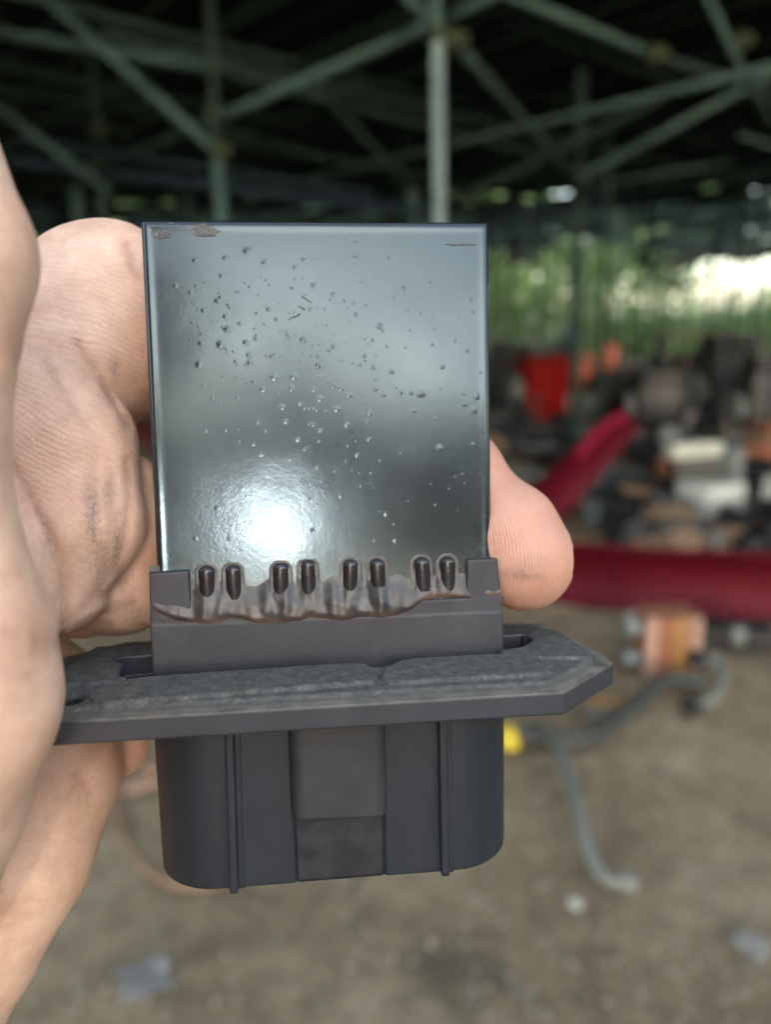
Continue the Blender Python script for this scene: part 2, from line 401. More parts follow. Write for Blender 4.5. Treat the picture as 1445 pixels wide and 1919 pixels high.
crowns = [crown_mesh(1, 60, 110, 2.6, 2.3, 4.0, .17), crown_mesh(2, 46, 110, 2.2, 1.9, 3.2, .16), crown_mesh(3, 70, 110, 3.2, 2.8, 4.8, .19)]
trunks = [trunk_mesh(4, 3.6), trunk_mesh(5, 2.8), trunk_mesh(6, 4.4)]
crown_v = [[m.copy() for m in crowns] for _ in leafs]
for li, row in enumerate(crown_v):
    for m in row: m.materials.append(leafs[li])
for m in trunks: m.materials.append(m_bark)
def tree(x, y, k, li, s, label, group):
    t = empty('leafy_tree', (x, y, -.03)); t.scale = (s, s, s); t.rotation_euler[2] = random.uniform(0, 6.28); tag(t, label, 'tree', group)
    link('trunk', trunks[k], None, t); link('crown', crown_v[li][k], None, t)
spots = [(-17, 27, 0, 0, 1.1), (-12, 29, 2, 2, 1.), (-6.5, 27, 1, 1, 1.15), (-2, 30, 2, 0, 1.), (3, 27.5, 0, 1, 1.05), (10.2, 29.5, 2, 0, 1.0), (20.5, 30, 2, 1, 1.), (17, 26, 1, 2, .8), (25, 25, 0, 0, 1.1), (-22, 20, 2, 0, .9), (26, 17, 1, 1, 1.2)]
for s_ in spots: tree(*s_, 'leafy green tree in the blurred row beyond the far side of the shed', 'trees beyond the shed')
for s_ in [(-24, -15, 2, 0, 1.), (-14, -17, 0, 2, 1.), (-7, -16, 1, 0, 1.), (-3.3, -8.0, 2, 2, .9), (11, -17, 1, 2, 1.0), (19, -15, 2, 0, .9)]:  # the nearest one is added to darken the left of the plate's reflection
    tree(*s_, 'unseen leafy green tree behind the photographer on the open side of the shed', 'trees on the open side')
# bushes and undergrowth as one mass
r = np.random.default_rng(11); n = 52000
bx = r.uniform(-30, 34, n); by = 25+r.normal(0, 1.1, n)+.5*np.sin(bx*.7); bz = r.uniform(0, 1, n)**.8*(3.4+.5*np.sin(bx*1.1)+.4*np.sin(bx*2.7))
gap = (bx > 7.6+.7*r.normal(0, 1, n)) & (bx < 13.6+.7*r.normal(0, 1, n)); bz[gap] *= .22+.35*r.uniform(0, 1, gap.sum())**3
C = np.stack([bx, by, bz], 1); u = r.normal(0, 1, (n, 3)); u /= np.linalg.norm(u, axis=1)[:, None]; w = np.cross(u, r.normal(0, 1, (n, 3))); w /= np.linalg.norm(w, axis=1)[:, None]
V = np.stack([C-u*.16, C+w*.08, C+u*.16, C-w*.08], 1).reshape(-1, 3)
o = link('undergrowth', mesh('undergrowth', V, np.arange(4*n).reshape(-1, 4), False), leafs[1]); tag(o, 'bright green undergrowth along the far edge of the shed', 'undergrowth', kind='stuff')
n = 42000; bx = r.uniform(-34, 34, n); by = -12+r.normal(0, .8, n)-.02*np.abs(bx)**1.2; top = 4.6+.7*np.sin(bx*.5+1)+.4*np.sin(bx*1.7)  # unseen leaves, added to darken the plate's reflection and block the sun
bz = top*np.sqrt(r.uniform(0, 1, n))*r.uniform(.8, 1.08, n)
C = np.stack([bx, by, bz], 1); dv = C-CAM; dv /= np.linalg.norm(dv, axis=1)[:, None]
C = C[np.degrees(np.arccos(np.clip(dv@sd, -1, 1))) > .92+.2*r.normal(0, 1, n)]
q = 5000; al = np.radians(1.08+2.6*r.uniform(0, 1, q)**.7); be = r.uniform(0, 6.283, q); e1 = np.cross(sd, [0, 0, 1.]); e1 /= np.linalg.norm(e1); e2 = np.cross(e1, sd)
D2 = sd+np.tan(al)[:, None]*(np.cos(be)[:, None]*e1+np.sin(be)[:, None]*e2); C = np.concatenate([C, CAM+D2*r.uniform(11.5, 13.5, (q, 1))]); n = len(C)       # an opening in the thicket passes the low sun; leaves added round it cut the glare
u = r.normal(0, 1, (n, 3)); u /= np.linalg.norm(u, axis=1)[:, None]; w = np.cross(u, r.normal(0, 1, (n, 3))); w /= np.linalg.norm(w, axis=1)[:, None]; u[-q:] *= .32; w[-q:] *= .32
V = np.stack([C-u*.2, C+w*.11, C+u*.2, C-w*.11], 1).reshape(-1, 3)
o = link('screen_thicket', mesh('screen_thicket', V, np.arange(4*n).reshape(-1, 4), False), leafs[2]); tag(o, 'unseen dense leafy thicket along the open side behind the camera', 'screen_thicket', kind='stuff')

# ================================================================== SCRAP LYING ON THE GROUND
def thing(name, label, cat, loc, group=None):
    o = empty(name, loc); return tag(o, label, cat, group)
def wpart(name, V, Fc, mat, parent, origin, bev=0, label=None, smooth=True, kind=None):
    me = mesh(name, V, Fc, smooth, origin)
    if bev: bevel(me, bev)
    elif smooth: sharp(me, 40)
    return tag(link(name, me, mat, parent), label, kind=kind)
m_crim = simple('crimson_car_paint', (.20, .003, .024), .5, var=.12, scale=6, spec=.3)
m_crim2 = simple('dark_crimson_plastic', (.075, .002, .008), .6, spec=.15, var=.15, scale=6)
m_blk = simple('black_rubber', (.012, .013, .014), .7, var=.4, scale=10); m_blk2 = simple('oily_black_metal', (.022, .023, .025), .45, .3, .5, 9)
m_grey = simple('grey_plastic', (.13, .15, .145), .5, var=.2); m_greyd = simple('dark_grey_hose', (.036, .041, .037), .55, var=.25, scale=20)
m_palegrey = simple('pale_grey_pipe', (.13, .14, .12), .5, var=.15); m_white = simple('white_sheet_metal', (.42, .45, .42), .5, var=.1)
m_cream = simple('cream_plastic', (.46, .47, .39), .5, var=.1); m_rust = simple('rusty_orange_metal', (.26, .10, .055), .8, var=.35, scale=25)
m_rust2 = simple('pale_brown_metal', (.34, .21, .15), .6, var=.2, scale=20); m_red = simple('red_machine_paint', (.17, .004, .003), .7, spec=.1, var=.2)
m_orange = simple('orange_plastic', (.48, .09, .035), .5, var=.12); m_yel = simple('yellow_plastic', (.60, .47, .03), .5, var=.1)
m_bl = simple('blue_paint', (.05, .14, .28), .5); m_brn = simple('brown_cardboard', (.20, .13, .08), .9, var=.2); m_amb = simple('amber_plastic', (.30, .16, .05), .5, var=.2)
s = N('clear_crumpled_plastic'); s.set(Base_Color=(.85, .88, .9), Roughness=.12); s.b.inputs['Transmission Weight'].default_value = .85; m_clear = s.m; s.b.inputs['Base Color'].default_value = (.7, .72, .72, 1)

# crimson bumper: a long swept panel with a bent-up arm
def sweep(path, prof, ups=None):
    path = np.asarray(path, float); t = np.gradient(path, axis=0); t /= np.linalg.norm(t, axis=1)[:, None]; V = []; n = len(prof)
    for i, p in enumerate(path):
        u_ = np.array([0, 0, 1.]); s_ = np.cross(t[i], u_); s_ /= np.linalg.norm(s_); u2 = np.cross(s_, t[i])
        k = 1 if ups is None else ups[i]
        for a, b in prof: V.append(p+s_*a+u2*b*k)
    Fc = [(i*n+j, i*n+(j+1) % n, (i+1)*n+(j+1) % n, (i+1)*n+j) for i in range(len(path)-1) for j in range(n)]
    Fc += [tuple(range(n))[::-1], tuple(range((len(path)-1)*n, len(path)*n))]; return np.array(V), Fc
b0 = ground(1150, 1140)
bt = thing('car_bumper', 'crimson painted car bumper lying across the dirt, one arm bent upwards', 'car bumper', b0)
P = [ground(200, 800)+[0, 0, .0], ground(480, 935), ground(800, 1075), ground(1060, 1128), ground(1300, 1150), ground(1560, 1160)]
pth = catmull(P, 8); prof = [(-.02, 0), (.0, -.005), (.035, .03), (.045, .09), (.035, .15), (.0, .205), (-.06, .225), (-.06, .21), (-.01, .19), (.02, .14), (.03, .09), (.02, .03)]
prof = [(-a, b*1.3) for a, b in prof]
wpart('bumper_skin', *sweep(pth, prof), m_crim2, bt, b0)
lip_ = [(-.075, .0), (-.085, .022), (-.07, .05), (-.04, .055), (-.04, .0)]
wpart('lower_lip', *sweep(pth+[0, 0, .005], lip_), m_crim, bt, b0)
q0, q1, q2, q3 = ground(985, 1075)+[0, 0, .05], at(1000, 975, 3.9), at(1085, 880, 4.05), at(1168, 792, 4.25)
a_ = catmull([q0, q1, q2, q3], 6); V, Fc = tube(a_, np.linspace(.15, .10, len(a_)), 12, .55)
wpart('bent_arm', V, Fc, m_crim2, bt, b0); V, Fc = tube(catmull([at(1080, 858, 4.0), at(1120, 812, 4.1), at(1166, 778, 4.2)], 6), .028, 8); wpart('arm_flange', V, Fc, m_crim, bt, b0)

# generic building blocks for the machine parts
def gear(c, r, h, n=20, axis=2, hole=.35):
    ang = np.linspace(0, 2*math.pi, n, endpoint=False); V = []
    for rr_, z_ in ((r, -h/2), (r, h/2), (r*hole, h/2), (r*hole, -h/2)):
        for k, a in enumerate(ang): V.append((rr_*math.cos(a), rr_*math.sin(a), z_))
    V = np.array(V)
    if axis == 0: V = V[:, [2, 0, 1]]
    if axis == 1: V = V[:, [0, 2, 1]]
    Fc = [(a*n+k, a*n+(k+1) % n, ((a+1) % 4)*n+(k+1) % n, ((a+1) % 4)*n+k) for a in range(4) for k in range(n)]
    return V+np.asarray(c), Fc
def tyre(px_, py_, r=.3, flat=True, label='', z=0, w=.2, group=None):
    c = ground(px_, py_)+[0, 0, z]; t = thing('old_tyre', label, 'tyre', c, group)
    n = 28; V = []; pr_ = [(r*.6, -w*.42), (r*.62, -w*.5), (r*.8, -w*.55), (r*.96, -w*.42), (r, -w*.2), (r, w*.2), (r*.96, w*.42), (r*.8, w*.55), (r*.62, w*.5), (r*.6, w*.42)]
    for a, h_ in pr_:
        for k in range(n): q = 2*math.pi*k/n; V.append((a*math.cos(q), a*math.sin(q), h_))
    V = np.array(V); m = len(pr_); Fc = [(i*n+k, i*n+(k+1) % n, ((i+1) % m)*n+(k+1) % n, ((i+1) % m)*n+k) for i in range(m) for k in range(n)]
    if flat: V = V+[0, 0, w*.56]
    else: V = (Rz(random.uniform(-.6, .6))@V[:, [0, 2, 1]].T).T+[0, 0, r]
    wpart('tread', V+c, Fc, m_blk, t, c)
    V, Fc = gear((0, 0, 0), r*.58, w*.5, 20)
    V = V+[0, 0, w*.56] if flat else (V[:, [0, 2, 1]]+[0, 0, r]); wpart('rim', V+c, Fc, m_blk2, t, c)
def engine(px_, py_, s_, mat, label, rz=0., tall=1., extra=None, name='scrap_engine', cat='engine'):
    c = ground(px_, py_); t = thing(name, label, cat, c); R = Rz(rz)
    def T(vf): V, Fc = vf; return (np.asarray(V)*s_)@R.T+c, Fc
    wpart('block', *T(box((0, 0, .32*tall), (.55, .42, .6*tall), taper=.85)), mat, t, c, bev=.03*s_)
    wpart('head_cover', *T(box((0, 0, .68*tall), (.42, .26, .14))), m_blk2, t, c, bev=.02*s_)
    wpart('pulley', *T(gear((-.32, -.02, .3*tall), .15, .07, 18, 0)), m_grey, t, c)
    wpart('sump', *T(box((.04, 0, .05), (.4, .3, .12))), m_blk2, t, c, bev=.02*s_)
    V, Fc = tube(catmull([(.28, -.1, .2), (.42, -.15, .35), (.38, -.18, .55), (.2, -.2, .62)], 5)*s_@R.T+c, .03*s_, 8); wpart('hose', V, Fc, m_greyd, t, c)
    for x_, m_ in (extra or []):
        V, Fc = x_; wpart('side_panel', (np.asarray(V)*s_)@R.T+c, Fc, m_, t, c, bev=.015)
engine(1018, 785, 1.2, m_red, 'deep red machine block with an orange side panel and pale sack at its foot', .2, 1.0,
       [(box((.36, -.02, .42), (.12, .36, .44)), m_orange)])
sk = ground(1068, 782); t = thing('white_sack', 'small pale sack leaning on the red machine block', 'sack', sk)
V, Fc = tube(catmull([(0, 0, 0), (0.02, 0, .12), (-.02, .02, .26), (-.05, .02, .33)], 5)+sk+[0, -.25, 0], np.interp(np.linspace(0, 1, 16), [0, .2, .7, 1], [.10, .16, .13, .05]), 14, .8)
V = V+.012*np.sin(V*31); wpart('cloth', V, Fc, m_white, t, sk); V, Fc = tube(np.array([(-.05, -.23, .31), (-.06, -.23, .35), (-.03, -.24, .4)])+sk, [.035, .03, .05], 10); wpart('tied_neck', V, Fc, m_white, t, sk)
engine(945, 760, .95, m_blk2, 'oily black engine standing left of the red machine block', -.3, 1.25)
engine(960, 815, .7, m_blk2, 'low black gearbox lying in front of the red machine block', .8, .6, name='scrap_gearbox', cat='gearbox')
engine(1130, 790, .8, m_blk2, 'black engine on the dirt just right of the red machine block', .5, .9)
engine(1235, 800, 1.0, m_blk2, 'wide dark engine in the middle of the scrap row', -.2, .8)
engine(1350, 800, 1.15, m_blk2, 'large black engine near the right edge under the brightest gap', .3, 1.15)
engine(1430, 830, 1.0, m_blk2, 'black engine cut off by the right edge of the picture', .1, 1.1)
engine(1290, 765, 1.0, m_brn, 'brown rusty machine body behind the row of black engines', .1, .95)
engine(1180, 750, 1.0, m_blk2, 'low dark machine behind the orange and blue scrap', .0, .6)
tyre(1090, 815, .3, True, 'black tyre lying flat below the red machine block', 0)
tyre(1190, 835, .3, True, 'black tyre lying flat in the middle of the open dirt edge', 0)
tyre(1300, 845, .32, True, 'black tyre lying flat in front of the large black engine', 0)
tyre(1000, 835, .28, True, 'black tyre lying flat at the left end of the scrap row', 0)
tyre(1400, 775, .34, False, 'black tyre standing upright near the right edge', 0)
def slabthing(name, label, cat, px_, py_, sizes, mats, rz=0, z=0, partn='panel', rx=0.):
    c = ground(px_, py_)+[0, 0, z]; t = thing(name, label, cat, c)
    for (off, sz, ra), m_ in zip(sizes, mats):
        R = Rz(rz+ra)@Rx(rx); wpart(partn, *[q if i else q for i, q in enumerate(box(c+np.asarray(off), sz, R))], m_, t, c, bev=min(sz)*.18)
    return t
# orange upright, orange/blue pieces
slabthing('orange_canister', 'tall orange canister standing behind the scrap row', 'canister', 1142, 722, [((0, 0, .36), (.2, .2, .72), 0), ((0, 0, .76), (.1, .1, .1), 0), ((.0, 0, .82), (.14, .14, .04), 0)], [m_orange, m_blk, m_blk], partn='shell')
slabthing('orange_seat_frame', 'low orange frame with blue strips on the scrap row', 'frame', 1180, 735, [((0, 0, .12), (.75, .25, .16), .05), ((-.05, -.05, .26), (.3, .2, .06), .1), ((.3, 0, .3), (.12, .12, .2), .3)], [m_orange, m_bl, m_red], .1)
slabthing('blue_drum', 'narrow dull blue drum far back in front of the greenery', 'drum', 1072, 690, [((0, 0, .45), (.3, .3, .9), 0), ((0, 0, .92), (.33, .33, .05), 0)], [m_bl, m_blk2], partn='shell')
slabthing('wooden_bench', 'long dark bench standing in front of the brightest gap in the trees', 'bench', 1300, 700, [((0, 0, .78), (1.6, .5, .07), 0), ((-.7, 0, .38), (.08, .4, .74), 0), ((.7, 0, .38), (.08, .4, .74), 0), ((0, 0, .4), (1.3, .06, .08), 0)], [m_brn, m_blk2, m_blk2, m_brn], .1, partn='board')
slabthing('pale_carton', 'pale pinkish carton on the scrap row', 'carton', 1290, 742, [((0, 0, .22), (.32, .3, .4), 0), ((0, -.1, .43), (.30, .16, .02), .2)], [m_rust2, m_cream], .3)
# tangled scrap behind and under the engines
def heap(px0, px1, py_, hgt, n, label, seed):
    q = np.random.default_rng(seed); a, b = ground(px0, py_), ground(px1, py_); L = {0: [], 1: [], 2: []}
    for k in range(n):
        t_ = q.uniform(); p = a*(1-t_)+b*t_+np.array([0, q.normal(0, .35), 0]); zt = hgt*(.6+.4*math.sin(t_*9+seed))*q.uniform()**1.2
        R = Rz(q.uniform(0, 3))@Rx(q.uniform(-.6, .6)); sz = q.uniform(.06, .3, 3)*[1.3, 1, .6]
        L[0 if q.uniform() < .8 else (1 if q.uniform() < .6 else 2)].append(box(p+[0, 0, zt+.05], sz, R, q.uniform(.7, 1)))
    t = thing('scrap_pile', label, 'scrap pile', (a+b)/2)
    for k, (nm, m_) in enumerate((('dark_scrap', m_blk2), ('rusty_scrap', m_brn), ('pale_scrap', m_grey))): wpart(nm, *join(L[k]), m_, t, (a+b)/2, smooth=False, kind='stuff')
heap(905, 1110, 755, .75, 160, 'dark pile of tangled scrap round the red machine block', 1)
heap(1110, 1300, 770, .55, 170, 'dark pile of tangled scrap in the middle of the row', 2)
heap(1290, 1500, 780, .8, 180, 'dark pile of tangled scrap at the right under the bright gap', 3)
heap(1180, 1480, 850, .28, 120, 'low scatter of dark scrap in front of the large engines', 4)
heap(1130, 1500, 985, .10, 130, 'scatter of small dark scrap round the white panel heap', 6)
heap(1330, 1500, 930, .25, 110, 'dark scrap piled at the right edge behind the mustard fitting', 7)
heap(900, 1080, 840, .16, 60, 'low scatter of dark scrap left behind the crimson bumper arm', 5)
q_ = np.random.default_rng(31); L = []
for k in range(900):
    p = ground(q_.uniform(-50, 1500), q_.uniform(1000, 1950)); s_ = q_.uniform(.003, .009); L.append(box(p+[0, 0, s_*.3-.004], (s_*1.4, s_, s_*.8), Rz(q_.uniform(0, 3)), q_.uniform(.5, .9)))
o = link('grit', mesh('grit', *join(L), False), simple('mixed_grit', (.22, .20, .16), .9, var=.7, scale=30)); tag(o, 'small grit and crumbs scattered over the brown dirt', 'grit', kind='stuff')
# heap of white and grey panels
slabthing('white_panel_heap', 'heap of white and pale grey sheet panels stacked on the dirt', 'scrap heap', 1335, 1005,
          [((.0, .1, .10), (.34, .25, .2), .1), ((-.03, .0, .26), (.30, .22, .10), .35), ((-.06, .05, .37), (.30, .06, .12), -.2), ((-.1, .1, .47), (.32, .10, .08), .15), ((.1, .15, .33), (.10, .2, .3), .3)], [m_grey, m_white, m_greyd, m_cream, m_grey], .1)
slabthing('black_scrap_box', 'black box of scrap behind the white panel heap', 'box', 1410, 960, [((0, .2, .16), (.4, .3, .32), .2), ((.1, .1, .36), (.2, .2, .1), .5), ((-.2, .1, .3), (.12, .12, .3), .1)], [m_blk2, m_rust, m_blk], .2)
slabthing('rust_red_bracket', 'rust red bracket among scrap left of the white panel heap', 'bracket', 1260, 905, [((0, 0, .1), (.25, .1, .2), .2), ((.1, .05, .22), (.08, .08, .2), .4)], [m_rust, m_blk], .3)
slabthing('black_cover', 'long black plastic cover behind the white panel heap', 'cover', 1270, 880, [((0, 0, .12), (.5, .3, .22), .3), ((.12, 0, .26), (.2, .2, .08), .6)], [m_blk, m_blk2], .1)
slabthing('grey_door_panel', 'pale grey panel lying at the right edge above the scrap', 'panel', 1420, 850, [((0, 0, .10), (1.0, .5, .05), -.3), ((.1, 0, .2), (.3, .3, .12), .2)], [m_grey, m_rust], .1)
slabthing('grey_strut', 'dark grey strut lying between the bumper and the white panels', 'strut', 1290, 1045, [((0, 0, .05), (.36, .06, .06), .45), ((.16, .08, .07), (.08, .08, .08), .3)], [m_greyd, m_grey], .1)
slabthing('yellow_fitting', 'mustard yellow fitting at the right edge above the bumper', 'fitting', 1432, 1010, [((0, 0, .06), (.16, .1, .1), .3), ((.02, -.08, .04), (.1, .08, .07), .3)], [m_amb, m_cream], .3)
slabthing('pale_floor_plate', 'pale grey plate on the dirt left of the bumper arm', 'plate', 945, 900, [((0, .1, .03), (.5, .35, .04), .2), ((.0, .1, .07), (.2, .2, .04), .5)], [m_grey, m_palegrey], .2)
slabthing('orange_strip', 'amber orange strip lying behind the grey hose', 'strip', 1150, 1325, [((0, 0, .015), (.16, .03, .02), -.1), ((-.05, -.05, .012), (.12, .03, .02), .2)], [m_amb, m_palegrey], -.1)
# rusty housing with ribs
c = ground(1255, 1262); t = thing('rusty_housing', 'rusty orange brown ribbed housing standing on the dirt below the bumper', 'metal housing', c)
wpart('core', *box(c+[0, .06, .105], (.19, .13, .20)), m_rust, t, c, bev=.01)
for k, (x_, m_) in enumerate(((-.075, m_rust2), (-.03, m_rust), (.02, m_amb), (.072, m_rust2))): wpart('rib', *box(c+[x_, -.015, .108], (.036, .03, .21)), m_, t, c, bev=.006)
for z_ in (.05, .165): V, Fc = gear(c+[-.13, .02, z_], .03, .05, 14, 0, .4); wpart('boss', V, Fc, m_grey, t, c)
slabthing('black_connector_box', 'black plastic box with a pale round cap, right of the rusty housing', 'plastic box', 1390, 1222, [((0, .05, .045), (.26, .12, .085), -.15), ((-.02, -.0, .07), (.05, .05, .06), 0), ((-.13, .05, .03), (.06, .06, .05), .3)], [m_blk, m_grey, m_greyd], -.1)
# hoses
def hose(name, label, cat, pts, r, mat, ends=None):
    P = [ground(x, y)+[0, 0, z] for x, y, z in pts]; c = P[0].copy(); c[2] = 0; t = thing(name, label, cat, c)
    q = catmull(P, 7); wpart('tube', *tube(q, r, 12), mat, t, c)
    for p, d in ((q[0], q[0]-q[1]), (q[-1], q[-1]-q[-2])):
        d = d/np.linalg.norm(d); wpart('end_cuff', *tube(np.array([p-d*r*1.2, p-d*r, p+d*r*.9, p+d*r]), [r*1.12, r*1.25, r*1.25, r*1.1], 12), m_greyd if ends is None else ends, t, c)
hose('grey_hose', 'thick dark grey rubber hose curving over the dirt towards the rusty housing', 'hose', [(985, 1395, .03), (1060, 1405, .03), (1120, 1395, .03), (1190, 1345, .04), (1250, 1300, .05), (1300, 1300, .04)], .024, m_greyd)
hose('hooked_hose', 'short grey hooked hose end right of the rusty housing', 'hose', [(1295, 1340, .03), (1335, 1325, .03), (1352, 1290, .05), (1335, 1272, .07), (1305, 1275, .08)], .022, m_palegrey, m_blk)
hose('pale_pipe', 'thin pale grey metal pipe with a bent foot propped above the dirt', 'pipe', [(1018, 1385, .03), (1040, 1450, .10), (1075, 1555, .09), (1100, 1625, .05), (1135, 1665, .025), (1175, 1668, .02)], .017, m_palegrey, m_palegrey)
hose('brown_hose', 'thin dull brown hose curling on the dirt at the lower left of the held part', 'hose', [(225, 1440, .02), (222, 1540, .015), (265, 1625, .015), (330, 1670, .015), (400, 1668, .015)], .010, m_brn, m_brn)
slabthing('pale_bracket', 'pale bracket lying on the dirt left of the plug shell', 'bracket', 262, 1475, [((0, 0, .012), (.10, .06, .02), .4), ((.03, .05, .045), (.05, .10, .02), -.2)], [m_rust2, m_brn], .2)
c = ground(955, 1395); t = thing('yellow_lid', 'squat bright yellow bottle just right of the plug shell', 'lid', c)  # modelled as a loose yellow lid lying on the dirt
wpart('skirt', *tube(np.array([(0, 0, .0), (0, 0, .02), (0, 0, .035), (0, 0, .045)])+c, [.032, .034, .03, .018], 18), m_yel, t, c); wpart('knob', *tube(np.array([(0, 0, .04), (0, 0, .055), (0, 0, .06)])+c, [.014, .014, .008], 12), m_yel, t, c)
# crumpled clear plastic and small litter
def litter(px_, py_, r_, mat, label, seed, flat=.35, name='crumpled_plastic', cat='litter'):
    c = ground(px_, py_); bm = bmesh.new(); bmesh.ops.create_icosphere(bm, subdivisions=3, radius=1); q = np.random.default_rng(seed)
    dirs = q.normal(0, 1, (14, 3)); dirs /= np.linalg.norm(dirs, axis=1)[:, None]; amp = q.uniform(-.35, .35, 14)
    for v_ in bm.verts:
        n_ = np.array(v_.co); k = 1+sum(a*abs(math.sin(3*(n_@d_))) for a, d_ in zip(amp, dirs)); p = n_*r_*max(.25, k); v_.co = (p[0], p[1], p[2]*flat+r_*flat*.6)
    me = bpy.data.meshes.new(name); bm.to_mesh(me); bm.free(); o = link(name, me, mat, None, c); tag(o, label, cat)
litter(1412, 1775, .026, m_clear, 'crumpled clear plastic glinting at the lower right of the ground', 1)
litter(270, 1835, .034, m_clear, 'crumpled clear plastic at the lower left of the ground', 2, .25)
litter(1078, 1695, .012, m_cream, 'small pale pebble of plastic below the bent pipe foot', 3)
litter(966, 1855, .010, m_palegrey, 'tiny grey scrap at the bottom of the picture', 4)
litter(1185, 1165, .03, m_cream, 'pale round lump left of the rusty housing', 5, .7)
for k, (x_, y_, s_, m_, l_) in enumerate(((1085, 1015, .03, m_rust2, 'pinkish pebble on the dirt right of the fingertip'), (1170, 1030, .02, m_cream, 'small pale pebble first above the bumper'), (1240, 1030, .025, m_palegrey, 'grey pebble above the middle of the bumper'), (1300, 1030, .03, m_cream, 'larger pale pebble above the bumper below the white heap'), (1145, 830, .04, m_rust2, 'pale lump of rag beside the tip of the bumper arm'), (1385, 1030, .04, m_cream, 'cream lump of plastic beside the mustard fitting'), (1060, 850, .03, m_palegrey, 'grey stone behind the bumper arm'))):
    litter(x_, y_, s_, m_, l_, 20+k, .7, 'pebble', 'pebble')


# ================================================================== THE HELD PART
org = part2world([0, 0, 0])
mod = empty('resistor_module', org)
tag(mod, 'black resistor module with glossy coated plate, oval flange and plug shell, held in the hand', 'car part')
def pw(name, V, Fc, mat, kind=None, label=None, parent=mod, smooth=True, origin=org):
    me = mesh(name, part2world(V), Fc, smooth, origin); o = link(name, me, mat, parent); return tag(o, label, kind=kind)
# --- materials
def attach_dirt(s, base, dust, scale, lo, hi, amt):
    f = s.n('ShaderNodeMapRange', {'Value': s.noise(scale, 6, .65), 'From Min': lo, 'From Max': hi, 'To Min': 0., 'To Max': amt}).outputs[0]
    return s.mix(f, base, dust)
s = N('glossy_black_coating')
big = s.noise(55, 5, .6); fine = s.noise(1900, 3, .6); med = s.noise(420, 4, .6)
gr = s.attr('grain')
s.set(Base_Color=s.ramp(big, [(.3, (.010, .011, .013)), (.7, (.022, .024, .027))]), IOR=1.56)
s.set(Roughness=s.math('ADD', s.math('MULTIPLY', s.noise(90, 3, .6), .10), s.math('ADD', .115, s.math('MULTIPLY', gr, .02))))
h = s.math('ADD', s.math('MULTIPLY', fine, s.math('ADD', .12, s.math('MULTIPLY', gr, .26))), s.math('MULTIPLY', med, s.math('ADD', .25, s.math('MULTIPLY', gr, .5))))
n1 = s.bump(h, .5, .00005); s.set(Normal=s.bump(s.noise(75, 2, .4), .35, .00022, n1)); s.b.inputs['Specular Tint'].default_value = (.66, .88, 1, 1); m_plate = s.m  # cool tint colours the plate's reflections to stand in for bluer sky
s = N('chipped_primer'); s.set(Base_Color=s.ramp(s.noise(2500, 4), [(.35, (.06, .058, .055)), (.65, (.15, .145, .14))]), Roughness=.85, Normal=s.bump(s.noise(3000, 3), .8, .0001)); m_chip = s.m
def plastic(name, c, rough, dust=.0, bump=.00003, sc=1400):
    s = N(name); b = s.ramp(s.noise(90, 5, .6), [(.3, tuple(q*.8 for q in c)), (.7, tuple(q*1.2 for q in c))])
    if dust: b = attach_dirt(s, b, (.22, .21, .18), 260, .42, .7, dust)
    s.set(Base_Color=b, Roughness=s.math('ADD', rough, s.math('MULTIPLY', s.noise(300, 6, .7), .25)), Normal=s.bump(s.noise(sc, 6, .75), .8, bump*1.6)); return s.m
m_shell = plastic('dark_grey_plastic', (.010, .0145, .022), .40, .02)
m_latch = plastic('latch_plastic', (.021, .022, .026), .46, .06)
m_recess = plastic('worn_recess_plastic', (.008, .008, .012), .5, .10)
m_collar = plastic('collar_plastic', (.030, .030, .036), .40, .06, .00003)
# flange: clean side faces, dusty rough pads on top
s = N('dusty_flange_plastic'); topf = s.attr('pad'); edge = s.attr('lip')
base = s.ramp(s.noise(120, 5), [(.3, (.022, .024, .031)), (.7, (.038, .037, .047))])
dst = s.ramp(s.noise(700, 5, .7), [(.3, (.046, .046, .041)), (.5, (.088, .088, .078)), (.7, (.155, .148, .125))])
dg = s.n('ShaderNodeMapping', {'Vector': s.co.outputs['Object'], 'Rotation': (0, .6, .9), 'Scale': (1, 1, .35)}).outputs[0]
grn = s.noise(2600, 5, .75, dg)
b = s.mix(topf, base, s.mix(1., dst, s.ramp(grn, [(.32, (.55, .56, .6)), (.5, (.95, .97, 1.)), (.68, (1.6, 1.55, 1.45))]), 'MULTIPLY'))
lipf = s.math('MULTIPLY', edge, s.n('ShaderNodeMapRange', {'Value': s.noise(260, 6, .7), 'From Min': .35, 'From Max': .6, 'To Min': .1, 'To Max': .9}).outputs[0])
b = s.mix(lipf, b, (.23, .20, .15))
s.set(Base_Color=b, Roughness=s.math('ADD', .42, s.math('MULTIPLY', topf, .3)))
hh = s.math('MULTIPLY', s.math('ADD', grn, s.math('MULTIPLY', s.noise(900, 3), .6)), s.math('ADD', .12, topf))
s.set(Normal=s.bump(hh, 1., .0003)); m_flange = s.m
